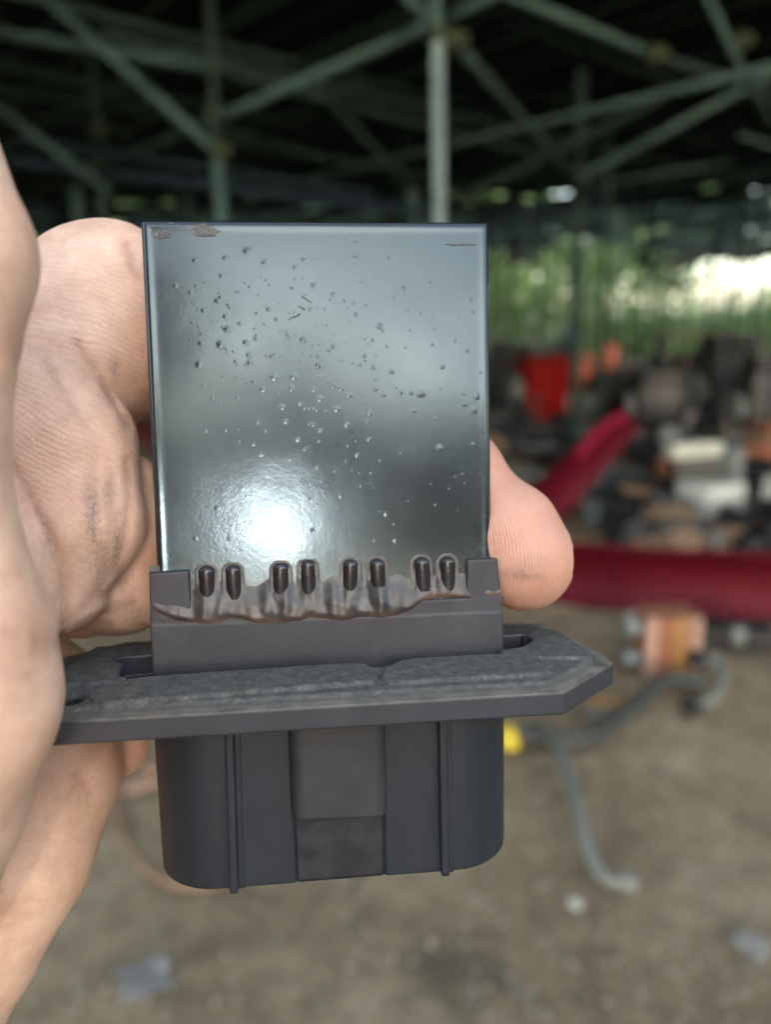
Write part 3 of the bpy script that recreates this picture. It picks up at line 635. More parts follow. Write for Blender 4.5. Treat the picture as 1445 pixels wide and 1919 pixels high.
# resin
s = N('brown_potting_resin'); ed = s.attr('edge')
rn = s.noise(210, 5, .6, dist=.4)
b = s.ramp(rn, [(.3, (.014, .014, .016)), (.5, (.030, .028, .028)), (.66, (.055, .044, .037)), (.82, (.20, .10, .055))])
b = s.mix(s.math('MULTIPLY', ed, s.n('ShaderNodeMapRange', {'Value': s.noise(150, 4), 'From Min': .3, 'From Max': .6, 'To Min': .3, 'To Max': 1.}).outputs[0]), b, (.20, .125, .085))
s.set(Base_Color=b, Roughness=s.math('ADD', .14, s.math('MULTIPLY', s.noise(400, 5), .4)), Normal=s.bump(s.noise(800, 4, .6), .4, .0001)); s.b.inputs['Specular IOR Level'].default_value = .5
m_resin = s.m
m_pin = simple('glossy_black_pin', (.012, .011, .014), .24, var=.2, scale=300, spec=.6)
m_hole = simple('dark_opening', (.008, .008, .009), .9)

# --- coated plate: slightly irregular slab with rolled edges
TL, TR = onplate(262, 412), onplate(916, 416); BL, BR = onplate(296, 1125), onplate(923, 1125)
TH = 1.3
def platept(u, w):                             # u across, w down the plate
    a = TL*(1-u)+TR*u; b = BL*(1-u)+BR*u; return a*(1-w)+b*w
nu, nv = 220, 200; us = np.linspace(0, 1, nu); ws = np.linspace(0, 1, nv)
bumps = np.array([float(x) for x in """165,90,2 460,187,3 558,97,1 375,213,2 258,222,2 533,222,1 677,222,2 720,220,1 752,208,1 836,145,1 877,215,2 995,175,1 1088,120,1 1268,120,2 1365,210,2 1310,240,1 360,283,2 182,320,2 262,322,1 295,310,1 240,347,2 545,318,1 468,325,1 420,345,1 345,378,2 643,297,1 675,295,1 715,320,2 778,290,1 913,307,1 1063,335,3 1165,312,2 1027,370,1 632,330,1 835,380,1 872,390,2 920,397,1 703,412,2 542,413,2 247,385,1 375,440,2 430,467,2 383,488,3 247,463,1 282,507,2 240,530,1 455,540,3 357,548,3 380,565,1 405,575,1 495,512,1 487,487,1 525,470,1 612,495,1 676,530,3 738,548,1 792,553,2 945,530,2 973,477,3 880,433,2 857,458,1 1083,418,1 1132,430,1 1175,443,1 1280,440,1 1323,380,2 1335,425,1 1187,490,1 1265,535,1 1313,573,2 1072,560,1 1000,555,1 957,590,1 868,620,1 897,628,2 918,612,1 947,637,2 1020,653,2 1217,635,2 1368,655,3 1380,640,1 295,580,1 275,625,3 415,615,2 420,628,1 470,618,3 557,595,2 665,610,2 733,592,2 735,627,3 380,650,1 413,673,1 487,692,2 564,675,3 640,672,3 520,722,3 632,717,3 718,722,2 435,705,1 325,755,2 422,753,1 290,707,1 230,692,1 775,690,2 795,708,2 825,720,2 742,757,3 957,720,2 988,743,2 1037,715,1 1095,735,2 1133,738,3 1210,720,1 1297,740,1 1352,748,3 1303,780,2 1340,800,3 597,790,3 665,778,2 700,795,1 808,798,3 910,815,2 925,848,2 1105,803,2 1190,835,2 500,848,2 609,845,2 717,857,2 657,915,2 933,915,2 850,942,1 700,945,1 1053,970,1 1105,957,1 1205,950,3 1335,935,2 560,987,1 627,990,1 733,1023,2 750,1075,2 843,1000,1 867,1033,1 895,1045,1 940,1045,1 975,997,1 900,1095,1 755,1113,1 825,1135,2 815,1178,1 1000,1205,3 975,1195,1 1085,1155,1 1030,1243,1 1035,1308,2 955,1308,1 1243,1107,1 1265,1060,1 1303,1085,1 1295,1050,1 1360,1050,1 1190,1170,1 1275,1190,1 1362,1165,1 1172,1087,1 425,878,1 375,880,1 343,1180,2 390,1300,2 260,1300,2 345,1105,1 710,1265,2 700,1145,1 730,1165,1""".replace(',', ' ').split()]).reshape(-1, 3)
rb = np.random.default_rng(21); extra = []
for k in range(150):
    x_, y_ = rb.normal(620, 330), rb.normal(560, 240)
    if 90 < x_ < 1360 and 120 < y_ < 1280: extra.append((x_, y_, rb.choice([.5, .5, 1, 1, 2])))
bumps = np.concatenate([bumps, np.array(extra)])
bumps[:, 0] = 240+bumps[:, 0]/2.064; bumps[:, 1] = 380+bumps[:, 1]/2.064
U, Wd = np.meshgrid(us, ws, indexing='ij')
G = platept(U[..., None], Wd[..., None]); Lx, Ly = G[..., 0], G[..., 1]
# shallow waviness of the coating, low rim near the edges
wav = .0*np.sin(Lx*.55+Ly*.21)*np.sin(Ly*.37-Lx*.18+1)+.0*np.sin(Lx*1.3-Ly*.9)*np.sin(Ly*1.1+.4)
ex = np.minimum(U, 1-U)*44; ey = Wd*48; e = np.minimum(ex, ey)
rim = .045*np.exp(-((e-.7)/.45)**2); roll = .55*np.clip(1-e/.55, 0, 1)**2.2
G[..., 2] += -wav*np.clip(e/2, 0, 1)-rim+roll
Vf = G.reshape(-1, 3); Ff = [(i*nv+j, i*nv+j+1, (i+1)*nv+j+1, (i+1)*nv+j) for i in range(nu-1) for j in range(nv-1)]
# back and sides
ring = [i*nv for i in range(nu)]+[(nu-1)*nv+j for j in range(1, nv)]+[i*nv+nv-1 for i in range(nu-2, -1, -1)]+[j for j in range(nv-2, 0, -1)]
Vb = Vf[ring]+np.array([0, 0, TH-.5]); Vb[:, 2] = Vb[:, 2]; nb = len(Vf)
Fs = [(ring[k], ring[(k+1) % len(ring)], nb+(k+1) % len(ring), nb+k) for k in range(len(ring))]
Fs.append(tuple(nb+k for k in range(len(ring)))[::-1])
pl = pw('coated_plate', np.concatenate([Vf, Vb]), Ff+Fs, m_plate)
gr = pl.data.attributes.new('grain', 'FLOAT', 'POINT')
gv = np.exp(-((U-.22)**2/.06+(Wd-.82)**2/.05)).reshape(-1); gr.data.foreach_set('value', np.concatenate([gv, np.zeros(len(Vb))]))
# blisters
L = []
for bx_, by_, sz in bumps:
    p = onplate(bx_, by_); rr = {0: .15, 1: .20, 2: .31, 3: .43}[int(sz)]*random.uniform(.85, 1.2); hh_ = rr*random.uniform(.06, .105)
    wv = .0*math.sin(p[0]*.55+p[1]*.21)*math.sin(p[1]*.37-p[0]*.18+1)+.0*math.sin(p[0]*1.3-p[1]*.9)*math.sin(p[1]*1.1+.4)
    V = []; Fc = []; sx_ = random.uniform(.85, 1.25); nr, nsg = 7, 14
    for a in range(nr+1):
        rad = rr*1.7*(1-a/nr); z = -hh_*math.exp(-(rad/(rr*.72))**2)+.006*(1 if a == 0 else 0)
        for b in range(nsg):
            q = 2*math.pi*b/nsg; V.append((p[0]+rad*sx_*math.cos(q), p[1]+rad*math.sin(q), p[2]+TILT*rad*math.sin(q)-wv+z+.002))
    for a in range(nr):
        for b in range(nsg): Fc.append((a*nsg+b, a*nsg+(b+1) % nsg, (a+1)*nsg+(b+1) % nsg, (a+1)*nsg+b))
    L.append((np.array(V), Fc))
m_bl = m_plate.copy(); m_bl.name = 'blistered_coating'; nb_ = m_bl.node_tree.nodes['Principled BSDF']
for l_ in list(nb_.inputs['Roughness'].links): m_bl.node_tree.links.remove(l_)
nb_.inputs['Roughness'].default_value = .21
pw('blister', *join(L), m_bl, kind='stuff', parent=pl, label='small round blisters under the glossy coating')
# chipped patches
def patch(cx_, cy_, a, b, rotn, seed, jag=.2):
    r_ = np.random.default_rng(seed); pts = []
    for k in range(26):
        q = 2*math.pi*k/26; m_ = 1+jag*r_.uniform(-1, 1); x_ = a*m_*math.cos(q); y_ = b*m_*math.sin(q)
        pts.append(onplate(cx_+x_*math.cos(rotn)-y_*math.sin(rotn), cy_+x_*math.sin(rotn)+y_*math.cos(rotn), .135))
    pts = np.array(pts); low = pts+[0, 0, .12]; c_ = pts.mean(0)
    V = np.concatenate([low, pts, [c_]]); n = 26
    Fc = [(k, (k+1) % n, n+(k+1) % n, n+k) for k in range(n)]+[(n+k, n+(k+1) % n, 2*n) for k in range(n)]
    return V, Fc
for i, a in enumerate([(301, 439, 18, 7.5, .02, 3), (381, 432, 27, 11.5, -.05, 8, .22), (865, 458, 20, 1.8, 0, 5, .6)]):
    pw('chip', *patch(*a), m_chip, parent=pl, smooth=False)
for i, a in enumerate([(566, 577, 7, 1.6, .5, 11, .5), (556, 592, 6, 1.4, -.5, 12, .5), (573, 560, 9, .9, .6, 13, .6), (545, 596, 6, .8, -.6, 14, .6)]):
    pw('scratch', *patch(*a), m_chip, parent=pl, smooth=False)

# --- collar with two raised tabs
ZC = -1.0
cl = onz(281, 1200, ZC)[0]; cr_ = onz(944, 1190, ZC)[0]
vsL, vsR = onz(283, 1172, ZC)[1], onz(943, 1146, ZC)[1]
tL, tR = onz(278, 1075, ZC+.1), onz(933, 1047, ZC+.1); tLi = onz(352, 1070, ZC+.1); tRi = onz(876, 1050, ZC+.1)
def slab(poly, z0, z1, rnd, P):
    d = polydist(P[..., :2].astype(float), poly)+rnd; w = np.abs(P[..., 2]-(z0+z1)/2)-(z1-z0)/2+rnd
    return np.minimum(np.maximum(d, w), 0)+np.hypot(np.maximum(d, 0), np.maximum(w, 0))-rnd
def fcol(P): 
    a = slab([(cl, -2), (cr_, -2), (cr_-.05, vsR), (cl+.05, vsL)], ZC, 3.0, .18, P)
    t1 = slab([(cl+.08, vsL-1), (tLi[0]+.1, vsL-1), (tLi[0], tLi[1]), (tL[0], tL[1])], ZC+.12, 2.8, .2, P)
    t2 = slab([(tRi[0]-.1, vsR-1), (cr_-.08, vsR-1), (tR[0], tR[1]), (tRi[0], tRi[1])], ZC+.12, 2.8, .2, P)
    back = slab([(cl+.3, 0), (cr_-.3, 0), (cr_-.3, vsR+5), (cl+.3, vsL+5)], 1.4, 3.4, .2, P)
    mid = slab([(cl+.08, 0), (cr_-.08, 0), (cr_-.08, vsR+2.2), (cl+.08, vsL+1.2)], ZC+.1, 3.0, .15, P)
    return np.minimum(np.minimum(np.minimum(a, mid), back), np.minimum(t1, t2))
V, Fc = nets(fcol, (cl-1, -2.6, ZC-.6), (cr_+1, 14.8, 4.2), .2)
co = pw('collar', V, Fc, m_collar)

# --- potting resin flowed over the pin roots
pinx = [385, 435, 525, 576, 657, 707, 791, 840]; piny = [1062, 1060, 1056, 1051, 1050, 1049, 1046, 1045]
PP = [onplate(x, y, .6) for x, y in zip(pinx, piny)]
edgepx = np.array([(276, 1150), (290, 1150), (305, 1158), (330, 1168), (360, 1173), (395, 1174), (425, 1165), (445, 1163), (480, 1172), (520, 1174), (560, 1168), (578, 1162), (610, 1166), (640, 1168), (680, 1161), (715, 1162), (745, 1158), (768, 1150), (785, 1138), (800, 1128), (830, 1122), (880, 1128), (946, 1120)])
E3 = np.array([onz(x, y, ZC-.2) for x, y in edgepx]); 
rx = np.linspace(cl+.25, cr_-.25, 330); rv = np.linspace(3.8, 14.3, 120)
RXg, RVg = np.meshgrid(rx, rv, indexing='ij')
bot = np.interp(RXg, E3[:, 0], E3[:, 1])
bulk = 1.0+.16*np.sin(RXg*.9)+.10*np.sin(RXg*2.3+1)
d_ = RVg-bot
plz = TILT*(RVg-12); frontz = (ZC-.42-.10*np.sin(RXg*1.1)-.06*np.sin(RXg*2.9))*np.clip((RXg-cl)/4, .95, 1)*np.where(RXg > PP[6][0]+1, .97, 1)
topv = 11.7+.35*np.sin(RXg*.8+1)+.2*np.sin(RXg*2.1)
k_ = np.clip((topv-RVg)/5.2, 0, 1); k_ = k_*k_*(3-2*k_)
z = (plz+.02)*(1-k_)+frontz*k_
z += -.06*np.sin(RXg*1.7+RVg*1.3)*np.sin(RVg*1.9-RXg*.6)*k_
for p in PP:                                   # swelling over each pin, sheathing its lower half
    gx_ = np.exp(-((RXg-p[0])/1.08)**4); wv_ = np.clip((p[1]-.6-RVg)/2.6, 0, 1)
    gx2 = np.exp(-((RXg-p[0])/1.15)**2)
    z -= gx_*(.28*np.clip((p[1]-1.5-RVg)/1.9, 0, 1)*np.clip((RVg-bot-1.0)/3.4, 0, 1))
    rr_ = np.hypot(RXg-p[0], np.minimum(0, 0)+np.maximum(RVg-(p[1]-1.1), 0)); z -= .05*np.exp(-((rr_-1.35)/.25)**2)*(RVg > p[1]-4)
lip = np.clip(d_/1.3, 0, 1); lip = np.sqrt(1-(1-lip)**2)
z = z*lip+(ZC+.9)*(1-lip)
z[d_ <= 0] = ZC+1.2
V = np.stack([RXg, RVg, z], -1).reshape(-1, 3); a_, b_ = RXg.shape
Fc = [(i*b_+j, i*b_+j+1, (i+1)*b_+j+1, (i+1)*b_+j) for i in range(a_-1) for j in range(b_-1) if d_[i, j+1] > -.3]
rs = pw('potting_resin', V, Fc, m_resin)
ea = rs.data.attributes.new('edge', 'FLOAT', 'POINT'); ea.data.foreach_set('value', np.exp(-(np.clip(d_, 0, 9)/.9)**2).reshape(-1)*np.clip(.75+.5*np.sin(RXg*.8+2), .25, 1).reshape(-1))
# pins
prev = None
for p in PP:
    n = 16; V = []; Fc = []; prof = [(0, 1.0)]+[(-.93*math.sin(q), 1-.93*(1-math.cos(q))) for q in []]
    rad = random.uniform(.95, 1.05); zz = []; tw = random.uniform(-.05, .05)
    for a in range(7): q = a/6*math.pi/2; zz.append((rad*math.sin(q)+1e-3, p[1]-rad*.75*(1-math.cos(q))))
    zz += [(rad, p[1]-2.2), (rad, p[1]-4.6)]
    for rr_, y_ in zz:
        for b in range(n):
            q = 2*math.pi*b/n; V.append((p[0]+rr_*math.cos(q)+tw*(y_-p[1]), y_, -.40+.10*(p[1]-y_)+TILT*(y_-12)+rr_*.62*math.sin(q)))
    for a in range(len(zz)-1):
        for b in range(n): Fc.append((a*n+b, (a+1)*n+b, (a+1)*n+(b+1) % n, a*n+(b+1) % n))
    Fc.append(tuple(range(n)))
    pw('pin', V, Fc, m_pin)

# --- flange
YF, YB, TF = -16.07, 13.2, 3.0
out = [(-36, YF), (28.0, YF), (37.7, -7.1), (37.7, -4.3), (33.9, YB-1), (30.5, YB), (-31, YB), (-38, 7.5), (-41.5, 0), (-41, -10)]
hole = [(-28.2, -1.6), (-24, -2.4), (-12, -1.8), (3.2, -1.5), (6.4, -2.2), (9.2, -1.6), (12, -.9), (25.1, .9), (28, 2.0), (30, 4.8), (29, 6.6), (25, 7.4), (-26, 7.4), (-28.8, 3)]
lobeL = [(-28.0, -11.0), (-12, -9.9), (3.6, -8.9), (5.4, -8.4), (5.9, -6.2), (5.2, -3.6), (2.9, -1.5), (-12, -1.8), (-24, -2.4), (-29.5, -4.5), (-30.5, -8)]
lobeR = [(8.2, -9.5), (18, -9.4), (27.9, -9.2), (28.5, -8.8), (28.5, -2.6), (25, -1.0), (12, -.9), (9.3, -1.8), (7.2, -4.2), (6.4, -7.2), (6.9, -9.0)]
padR = [(24, -3), (28.6, -3.15), (35.8, -4.3), (36.3, -2), (35, 8.35), (31.75, 10.6), (24, 11.4)]
padB = [(-35, 11.8), (31.6, 11.6), (33, 7), (-30, 6.4), (-36, -2)]
padL = [(-36.5, -4.5), (-27, -3.4), (-27.5, 8), (-36.5, 7)]
lobeL, lobeR, hole = [[tuple(q) for q in catmull(p+[p[0]], 5)[:-1]] for p in (lobeL, lobeR, hole)]
CO = -PR.T @ PT                                # the lens in the part's frame: outlines read at the base height move to their own height
def raisep(poly, h): return [tuple(CO[[0, 2]]+(np.array(q)-CO[[0, 2]])*(1-h/CO[1])) for q in poly]
HL, HR, HB = .95, .9, .75
lobeL, lobeR, padR, padB, padL, hole = raisep(lobeL, HL), raisep(lobeR, HL), raisep(padR, HR), raisep(padB, HB), raisep(padL, HB), raisep(hole, HL)
scr = (-32.0, -10.6)
def pr(P, poly, h_, rnd=.25):
    d = polydist(P[..., [0, 2]].astype(float), poly)+rnd; w = P[..., 1]-h_+rnd
    return np.minimum(np.maximum(d, w), 0)+np.hypot(np.maximum(d, 0), np.maximum(w, 0))-rnd
def ffl(P):
    o2 = polydist(P[..., [0, 2]].astype(float), out); sl_ = np.maximum(P[..., 1]+.9-.0, -P[..., 1]-TF)
    w = np.abs(P[..., 1]+TF/2)-TF/2; rnd = .16
    d = np.minimum(np.maximum(o2+rnd, w+rnd), 0)+np.hypot(np.maximum(o2+rnd, 0), np.maximum(w+rnd, 0))-rnd
    # raised field with sloping border
    d = np.minimum(d, np.maximum(np.maximum((o2+2.3+np.maximum(P[..., 1], 0)*1.1)*.66, P[..., 1]-.42), -P[..., 1]-TF+.5))
    for q, h_ in ((lobeL, HL), (lobeR, HL), (padR, HR), (padB, HB), (padL, HB)):
        d = np.minimum(d, np.maximum(pr(P, q, h_, .3), -P[..., 1]-2))
    h = polydist(P[..., [0, 2]].astype(float), hole); d = np.maximum(d, np.minimum(-h, P[..., 1]+2.3))
    d = np.maximum(d, 1.9-np.hypot(P[..., 0]-scr[0], P[..., 2]-scr[1]))
    return d
V, Fc = nets(ffl, (-43, -3.8, -17), (39, 1.6, 14.2), .25)
fl = pw('mounting_flange', V, Fc, m_flange)
e_ = polydist(V[:, [0, 2]], out); nfl = np.array([x.vector[:] for x in fl.data.vertex_normals]) if False else None
pad = np.clip((V[:, 1]+.25)/.25, 0, 1)*.85*np.clip((-e_+.2)/.8, .25, 1); hd = polydist(V[:, [0, 2]], hole); pad *= np.clip(hd/.4, 0, 1)
lipv = np.exp(-((e_+.6)/1.3)**2)*np.clip((V[:, 1]+.25)/.25, 0, 1)*np.clip((.75-V[:, 1])/.25, 0, 1)
fl.data.attributes.new('pad', 'FLOAT', 'POINT').data.foreach_set('value', pad); fl.data.attributes.new('lip', 'FLOAT', 'POINT').data.foreach_set('value', lipv)

# --- plug shell below
LB = -27.2
def stad(P, hw, hd_, cz, rc):
    qx = np.abs(P[..., 0]+.1)-(hw-rc); qz = np.abs(P[..., 2]-cz)-(hd_-rc)
    return np.minimum(np.maximum(qx, qz), 0)+np.hypot(np.maximum(qx, 0), np.maximum(qz, 0))-rc
def capy(d, P, y0, y1, rnd):
    w = np.abs(P[..., 1]-(y0+y1)/2)-(y1-y0)/2+rnd; d = d+rnd
    return np.minimum(np.maximum(d, w), 0)+np.hypot(np.maximum(d, 0), np.maximum(w, 0))-rnd
xl, xr = onz(553, 1600, -9)[0], onz(722, 1590, -9)[0]
def fsh(P):
    d = capy(stad(P, 24.2, 9.0, 0, 8.6), P, LB, -2.9, .15)
    inn = stad(P, 22.8, 7.6, 0, 7.4); d = np.maximum(d, -np.maximum(inn, P[..., 1]+8))
    rec = np.maximum(np.abs(P[..., 0]-(xl+xr)/2)-(xr-xl)/2, P[..., 2]+8.62)
    return np.maximum(d, -rec)
V, Fc = nets(fsh, (-25.4, -28.2, -9.8), (25.2, -2.2, 9.8), .3)
sh = pw('plug_shell', V, Fc, m_shell)
# recess panel (darker worn strip)
def slabz(x0, x1, y0, y1, z0, z1, rnd, zr=None):
    def f(P):
        q = np.stack([np.abs(P[..., 0]-(x0+x1)/2)-(x1-x0)/2+rnd, np.abs(P[..., 1]-(y0+y1)/2)-(y1-y0)/2+rnd, np.abs(P[..., 2]-(z0+z1)/2)-(z1-z0)/2+rnd], -1)
        return np.minimum(q.max(-1), 0)+np.linalg.norm(np.maximum(q, 0), axis=-1)-rnd
    return f, (x0-.6, y0-.6, z0-.6), (x1+.6, y1+.6, z1+.6)
f, lo, hi = slabz(xl+.12, xr-.12, LB+.03, -12, -8.8, -8.0, .08); V, Fc = nets(f, lo, hi, .3); pw('recess_panel', V, Fc, m_recess)
# latch block: rounded left corner
lx0, ly0 = onz(547, 1540, -11.2)[:2]; lx1, ly1 = onz(728, 1532, -11.2)[:2]
def flt(P):
    dy = (P[..., 0]-lx0)/(lx1-lx0); yb = ly0+(ly1-ly0)*dy
    qx = np.abs(P[..., 0]-(lx0+lx1)/2)-(lx1-lx0)/2; qz = -(P[..., 2]+11.2); 
    r1 = 1.8; a = np.hypot(np.maximum(qx+r1, 0), np.maximum(qz+r1, 0))+np.minimum(np.maximum(qx+r1, qz+r1), 0)-r1
    b = np.maximum(yb-P[..., 1], P[..., 1]+2.8); rnd = .2; a = a+rnd; b = b+rnd
    d = np.minimum(np.maximum(a, b), 0)+np.hypot(np.maximum(a, 0), np.maximum(b, 0))-rnd
    return np.maximum(d, P[..., 2]+8.3)
V, Fc = nets(flt, (lx0-.8, ly0-1, -12), (lx1+.8, -2.2, -7.8), .25); pw('latch_block', V, Fc, m_latch)
for (x0, y0, x1, y1) in ((429, 1385, 438, 1677), (831, 1360, 836, 1644)):
    a = onz(x0, y0, -10.4); b = onz(x1, y1, -10.4)
    def frb(P):
        t = np.clip((P[..., 1]-b[1])/(a[1]-b[1]), 0, 1.3); xc = b[0]+(a[0]-b[0])*t
        w = np.abs(P[..., 0]-xc)-.56; zz = np.maximum(-(P[..., 2]+10.4), P[..., 2]+8.6); yy = np.maximum(b[1]-P[..., 1], P[..., 1]+2.9)
        rnd = .3; q = np.stack([w+rnd, zz+rnd, yy+rnd], -1)
        d = np.minimum(q.max(-1), 0)+np.linalg.norm(np.maximum(q, 0), axis=-1)-rnd
        foot = np.maximum(np.maximum(np.abs(P[..., 0]-xc-.5)-.75, np.maximum(-(P[..., 2]+9.25), P[..., 2]+8.6)), np.maximum(LB-P[..., 1], P[..., 1]+2.9))
        return np.minimum(d, foot)
    V, Fc = nets(frb, (min(a[0], b[0])-1.6, b[1]-.6, -11), (max(a[0], b[0])+2.2, -2.2, -8), .18); pw('rib', V, Fc, m_shell)


# ================================================================== THE HAND (one continuous surface, in the camera's axes, mm)
def H(px, py, z, rp): return (np.array([(px-CX)/F*z, -(py-CY)/F*z, z], np.float32), rp/F*z)
def chain(P, L, k=2.5):
    k = min(k, 1.2)
    d = None; Q = [H(*q) for q in L]
    if len(Q) == 1: Q = Q*2
    for a, b in zip(Q[:-1], Q[1:]):
        c = cone(P, a[0], b[0], a[1], b[1]); d = c if d is None else smin(d, c, k)
    return d
thumb = [(-185, 310, 74, 178), (-136, 480, 72, 188), (-170, 640, 72, 183), (-192, 790, 73, 188), (-175, 960, 75, 182), (-160, 1080, 76, 194), (-145, 1190, 77, 222), (-142, 1310, 78, 240), (-232, 1480, 82, 268), (-330, 1680, 88, 290)]
gU = [(100, 700, 113, 165), (205, 602, 119, 177), (330, 640, 121, 130), (470, 690, 121, 115), (680, 800, 120, 108), (850, 900, 118, 98), (905, 955, 116, 84), (950, 1003, 114, 98), (980, 1047, 113, 97)]
gL = [(60, 770, 108, 150), (116, 836, 107, 134), (145, 980, 106, 122), (112, 1100, 105, 90)]
gV = [(245, 900, 114, 50), (232, 1000, 114, 100), (225, 1090, 115, 98), (150, 1125, 116, 72)]
gQ = [(-40, 900, 102, 90), (-10, 1010, 100, 112), (2, 1090, 99, 117), (22, 1160, 99, 92)]
palm = [(-120, 820, 112, 210), (-140, 1050, 112, 230), (-120, 1300, 120, 210), (-60, 1450, 122, 190)]
gR = [(40, 1330, 122, 150), (95, 1440, 119, 128), (35, 1600, 116, 134), (-65, 1775, 114, 132), (-190, 1975, 114, 150), (-420, 2350, 118, 230)]
gRing = [(60, 1330, 126, 80), (170, 1370, 127, 72), (218, 1396, 127, 60)]
gMid = [(180, 1000, 122, 110), (420, 1050, 124, 90), (640, 1080, 124, 82)]
creases = [
    ([(20, 860, 98), (62, 940, 98), (95, 1005, 98), (113, 1070, 98), (120, 1130, 98), (108, 1235, 98)], .6, .38),  # grooves: pixel polylines on the visible surface (x, y, depth), width, depth
    ([(140, 640, 98), (175, 690, 98), (212, 755, 99), (240, 800, 101)], .5, .5),
    ([(236, 458, 101), (243, 495, 101), (258, 520, 102)], .45, .3),
    ([(35, 640, 99), (75, 665, 98), (118, 735, 97), (160, 800, 97)], .7, .18),
    ([(-5, 640, 60), (20, 655, 61), (36, 690, 63)], .8, .18),
    ([(235, 860, 102), (240, 930, 99), (232, 1010, 99), (200, 1080, 99), (165, 1130, 99)], .5, .3),
    ([(205, 880, 97), (212, 960, 96), (200, 1040, 97), (170, 1120, 98)], .7, .2),
    ([(150, 1140, 102), (190, 1120, 103), (240, 1080, 105)], .6, .3),
    ([(140, 1180, 104), (190, 1150, 105), (250, 1130, 106)], .6, .3),
    ([(140, 1450, 108), (175, 1490, 108), (190, 1560, 108)], .8, .2),
]
CRs = [(np.array([(q[0]/14, q[1]/14) for q in pts]), w, dp, pts[0][2] < 80) for pts, w, dp in creases]
def foldd(P, c):                               # distance (mm) from a fold line, measured across the palm side
    z = np.maximum(P[..., 2], 1); q = np.stack([(CX+F*P[..., 0]/z)/14, (CY-F*P[..., 1]/z)/14], -1); d = np.full(z.shape, 99.)
    for a, b in zip(c[0][:-1], c[0][1:]):
        e = b-a; w = q-a; t = np.clip((w@e)/(e@e), 0, 1); d = np.minimum(d, np.linalg.norm(w-t[..., None]*e, axis=-1))
    return np.where((z < 85) == c[3], np.where(z > 113, 99., d), 99.)
def fhand(P):
    P = P.astype(np.float32) if P.dtype != np.float64 else P
    dT = chain(P, thumb, 4); dU = chain(P, gU, 3); dL = chain(P, gL, 3); dV = chain(P, gV, 3); dQ = chain(P, gQ, 3); dR = chain(P, gR, 4)
    d = smin(dL, dU, .6); d = smin(d, dQ, .45); d = smin(d, dV, .8); d = smin(d, chain(P, gMid, 3), 2)
    d = smin(d, chain(P, palm, 5), 3); d = smin(d, dR, 2.5); d = smin(d, chain(P, gRing, 2), .7)
    # thumb joins the palm at its base only
    w = np.clip((P[..., 1]+25)/20, 0, 1); kk = 4*(1-w)+.6
    h = np.clip(.5+.5*(dT-d)/kk, 0, 1); d = dT*(1-h)+d*h-kk*h*(1-h)
    for c in CRs:
        q = foldd(P, c); d = d+c[2]*np.exp(-(q/c[1])**2)
    # soft unevenness of flesh
    d = d+.10*np.sin(P[..., 0]*.45+1)*np.sin(P[..., 1]*.38)*np.sin(P[..., 2]*.4)
    return d
lo = (-82, -118, 58); hi = (26, 46, 134)
V, Fc = nets(fhand, lo, hi, .85, 3)
me = mesh('hand', cam2world(V*.001), Fc, True, cam2world(np.array([-40, -40, 100])*.001))
hand = link('hand', me, None, None, cam2world(np.array([-40, -40, 100])*.001))
tag(hand, 'bare left hand with grime in its creases holding the black resistor module', 'hand')
# attributes: ridges, pinkness, grime
dd = [chain(V, g_, 3) for g_ in (thumb, gU, gL, gV, gQ, gR)]; D = np.stack(dd, 1); near = D.argmin(1)
px = CX+F*V[:, 0]/V[:, 2]; py = CY-F*V[:, 1]/V[:, 2]
X, Y = V[:, 0], V[:, 1]
ph = np.zeros(len(V)); am = np.zeros(len(V))
tipm = (near == 1) & (px > 700)
um = (near == 1) & ~tipm; ph[um] = (Y+.28*X+.012*(X+38)**2)[um]*2*math.pi/.80; am[um] = .36
lm = near == 2; ph[lm] = ((Y+.55*X)*np.clip((Y+8)/14+.5, .3, 1))[lm]*2*math.pi/.8; am[lm] = np.clip((Y[lm]+2)/14+.35, .12, 1)*.36
tm = near == 0; ph[tm] = (Y+.1*X)[tm]*2*math.pi/.6; am[tm] = .14
rm = near == 5; ph[rm] = (np.hypot(X+85, Y+25))[rm]*2*math.pi/.75; am[rm] = .16
qm = near == 4; ph[qm] = (Y*.5+X)[qm]*2*math.pi/.9; am[qm] = .2
ph[tipm] = (np.hypot((X-9), (Y+12)*.42))[tipm]*2*math.pi/.42; am[tipm] = .3
srt = np.sort(D, 1); am *= np.clip((srt[:, 1]-srt[:, 0])/.8, 0, 1)
me.attributes.new('ridge', 'FLOAT', 'POINT').data.foreach_set('value', ph); me.attributes.new('ridge_amount', 'FLOAT', 'POINT').data.foreach_set('value', am)
pink = np.zeros(len(V))
pink[tipm] = .75
for (qx, qy, s_, a) in ((10, 640, 60, .5), (20, 1180, 90, .35), (270, 1050, 60, .5), (260, 780, 60, .4), (240, 1420, 60, .7), (60, 1450, 80, .2), (150, 900, 90, .25)):
    pink = np.maximum(pink, a*np.exp(-((px-qx)**2+(py-qy)**2)/s_**2))
for c in CRs: pink = np.maximum(pink, .22*np.exp(-(foldd(V, c)/1.1)**2))
me.attributes.new('pinkness', 'FLOAT', 'POINT').data.foreach_set('value', pink)
gri = np.zeros(len(V))
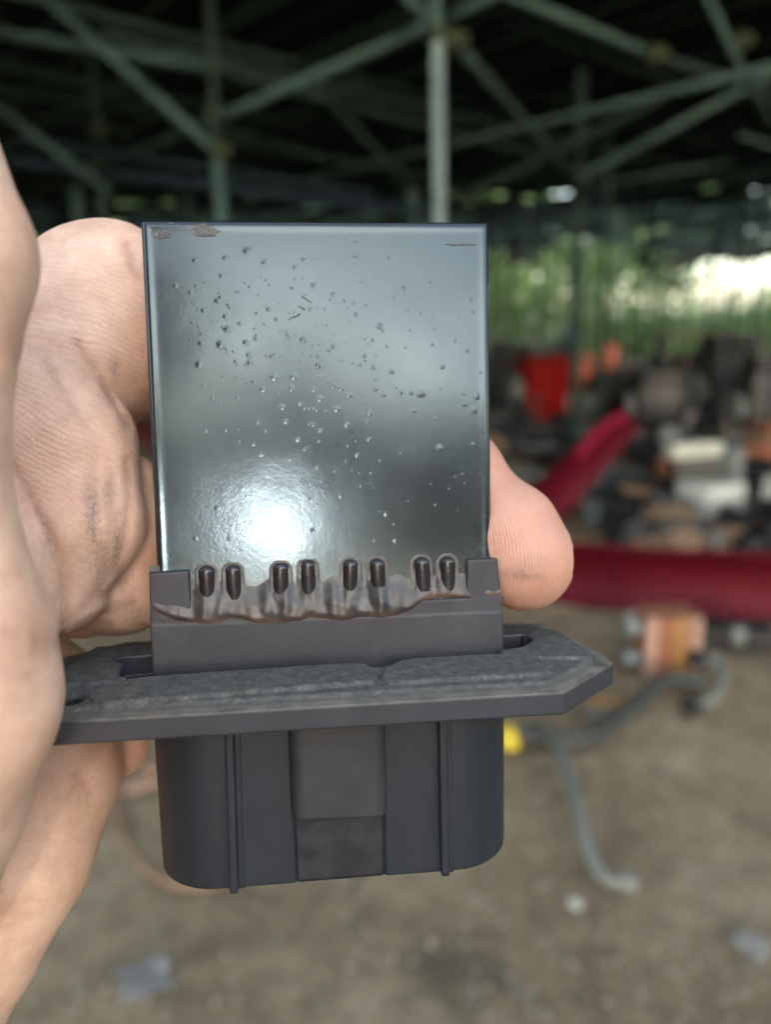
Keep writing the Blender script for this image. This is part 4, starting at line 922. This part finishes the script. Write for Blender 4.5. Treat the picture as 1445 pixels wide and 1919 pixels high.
for (qx, qy, sx_, sy_, a) in ((172, 960, 15, 75, .85), (205, 925, 18, 35, .65), (218, 1030, 15, 80, .85), (190, 1030, 32, 95, .5), (195, 1110, 26, 45, .55), (213, 690, 10, 26, .6), (200, 745, 20, 25, .35), (62, 1195, 18, 30, .3), (970, 1075, 40, 14, .45), (1000, 1052, 40, 8, .35), (60, 1330, 50, 12, .12), (120, 1205, 40, 18, .5), (255, 1150, 30, 30, .3), (228, 800, 18, 40, .35), (90, 1010, 14, 50, .3), (20, 1190, 12, 12, .3), (50, 1265, 16, 8, .3), (243, 480, 10, 34, .35), (985, 1080, 30, 4, .8), (945, 1078, 14, 10, .5), (150, 1500, 40, 60, .2), (110, 700, 60, 60, .12)):
    gri = np.maximum(gri, a*np.exp(-((px-qx)/sx_)**2-((py-qy)/sy_)**2))
me.attributes.new('grime', 'FLOAT', 'POINT').data.foreach_set('value', gri)
crv = np.zeros(len(V))
for c in CRs: crv = np.maximum(crv, np.exp(-(foldd(V, c)/.4)**2)*min(1., c[2]*2))
me.attributes.new('fold', 'FLOAT', 'POINT').data.foreach_set('value', crv)
s = N('skin')
mot = s.noise(150, 9, .72); base = s.ramp(mot, [(.32, (.56, .325, .22)), (.68, (.80, .53, .385))])
b = s.mix(s.attr('pinkness'), base, (.50, .235, .165))
spk = s.n('ShaderNodeMapRange', {'Value': s.noise(1500, 4, .8), 'From Min': .44, 'From Max': .62, 'To Min': 0., 'To Max': 1.}).outputs[0]
sine = s.math('SINE', s.math('ADD', s.attr('ridge'), s.math('MULTIPLY', s.noise(120, 6, .65), 24.)))
gf_ = s.math('MULTIPLY', s.attr('grime'), s.math('ADD', .5, s.math('MULTIPLY', spk, .6)))
b = s.mix(gf_, b, (.10, .075, .06))
b = s.mix(s.math('MULTIPLY', s.attr('fold'), .5), b, (.30, .13, .08))
am_ = s.math('MULTIPLY', s.attr('ridge_amount'), s.math('MULTIPLY', s.noise(260, 4, .6), 2.)); valley = s.math('MULTIPLY', s.math('MULTIPLY', s.math('MAXIMUM', s.math('MULTIPLY', sine, -1.), 0.), am_), .2)
b = s.mix(valley, b, (.33, .15, .09))
s.set(Base_Color=b, Roughness=s.math('ADD', .40, s.math('MULTIPLY', s.noise(500, 3), .2)))
s.b.inputs['Subsurface Weight'].default_value = .18; s.b.inputs['Subsurface Radius'].default_value = (1., .35, .18); s.b.inputs['Subsurface Scale'].default_value = .0022
vor = s.n('ShaderNodeTexVoronoi', {'Vector': s.co.outputs['Object'], 'Scale': 950.}, feature='DISTANCE_TO_EDGE').outputs['Distance']
vor = s.math('MINIMUM', s.math('MULTIPLY', vor, 1.3), .22)
hgt = s.math('ADD', vor, s.math('ADD', s.math('MULTIPLY', sine, s.math('MULTIPLY', am_, .55)), s.math('ADD', s.math('MULTIPLY', s.noise(1800, 4, .7), .8), s.math('MULTIPLY', s.noise(500, 4, .6), .9))))
s.set(Normal=s.bump(hgt, .6, .00014)); me.materials.append(s.m)
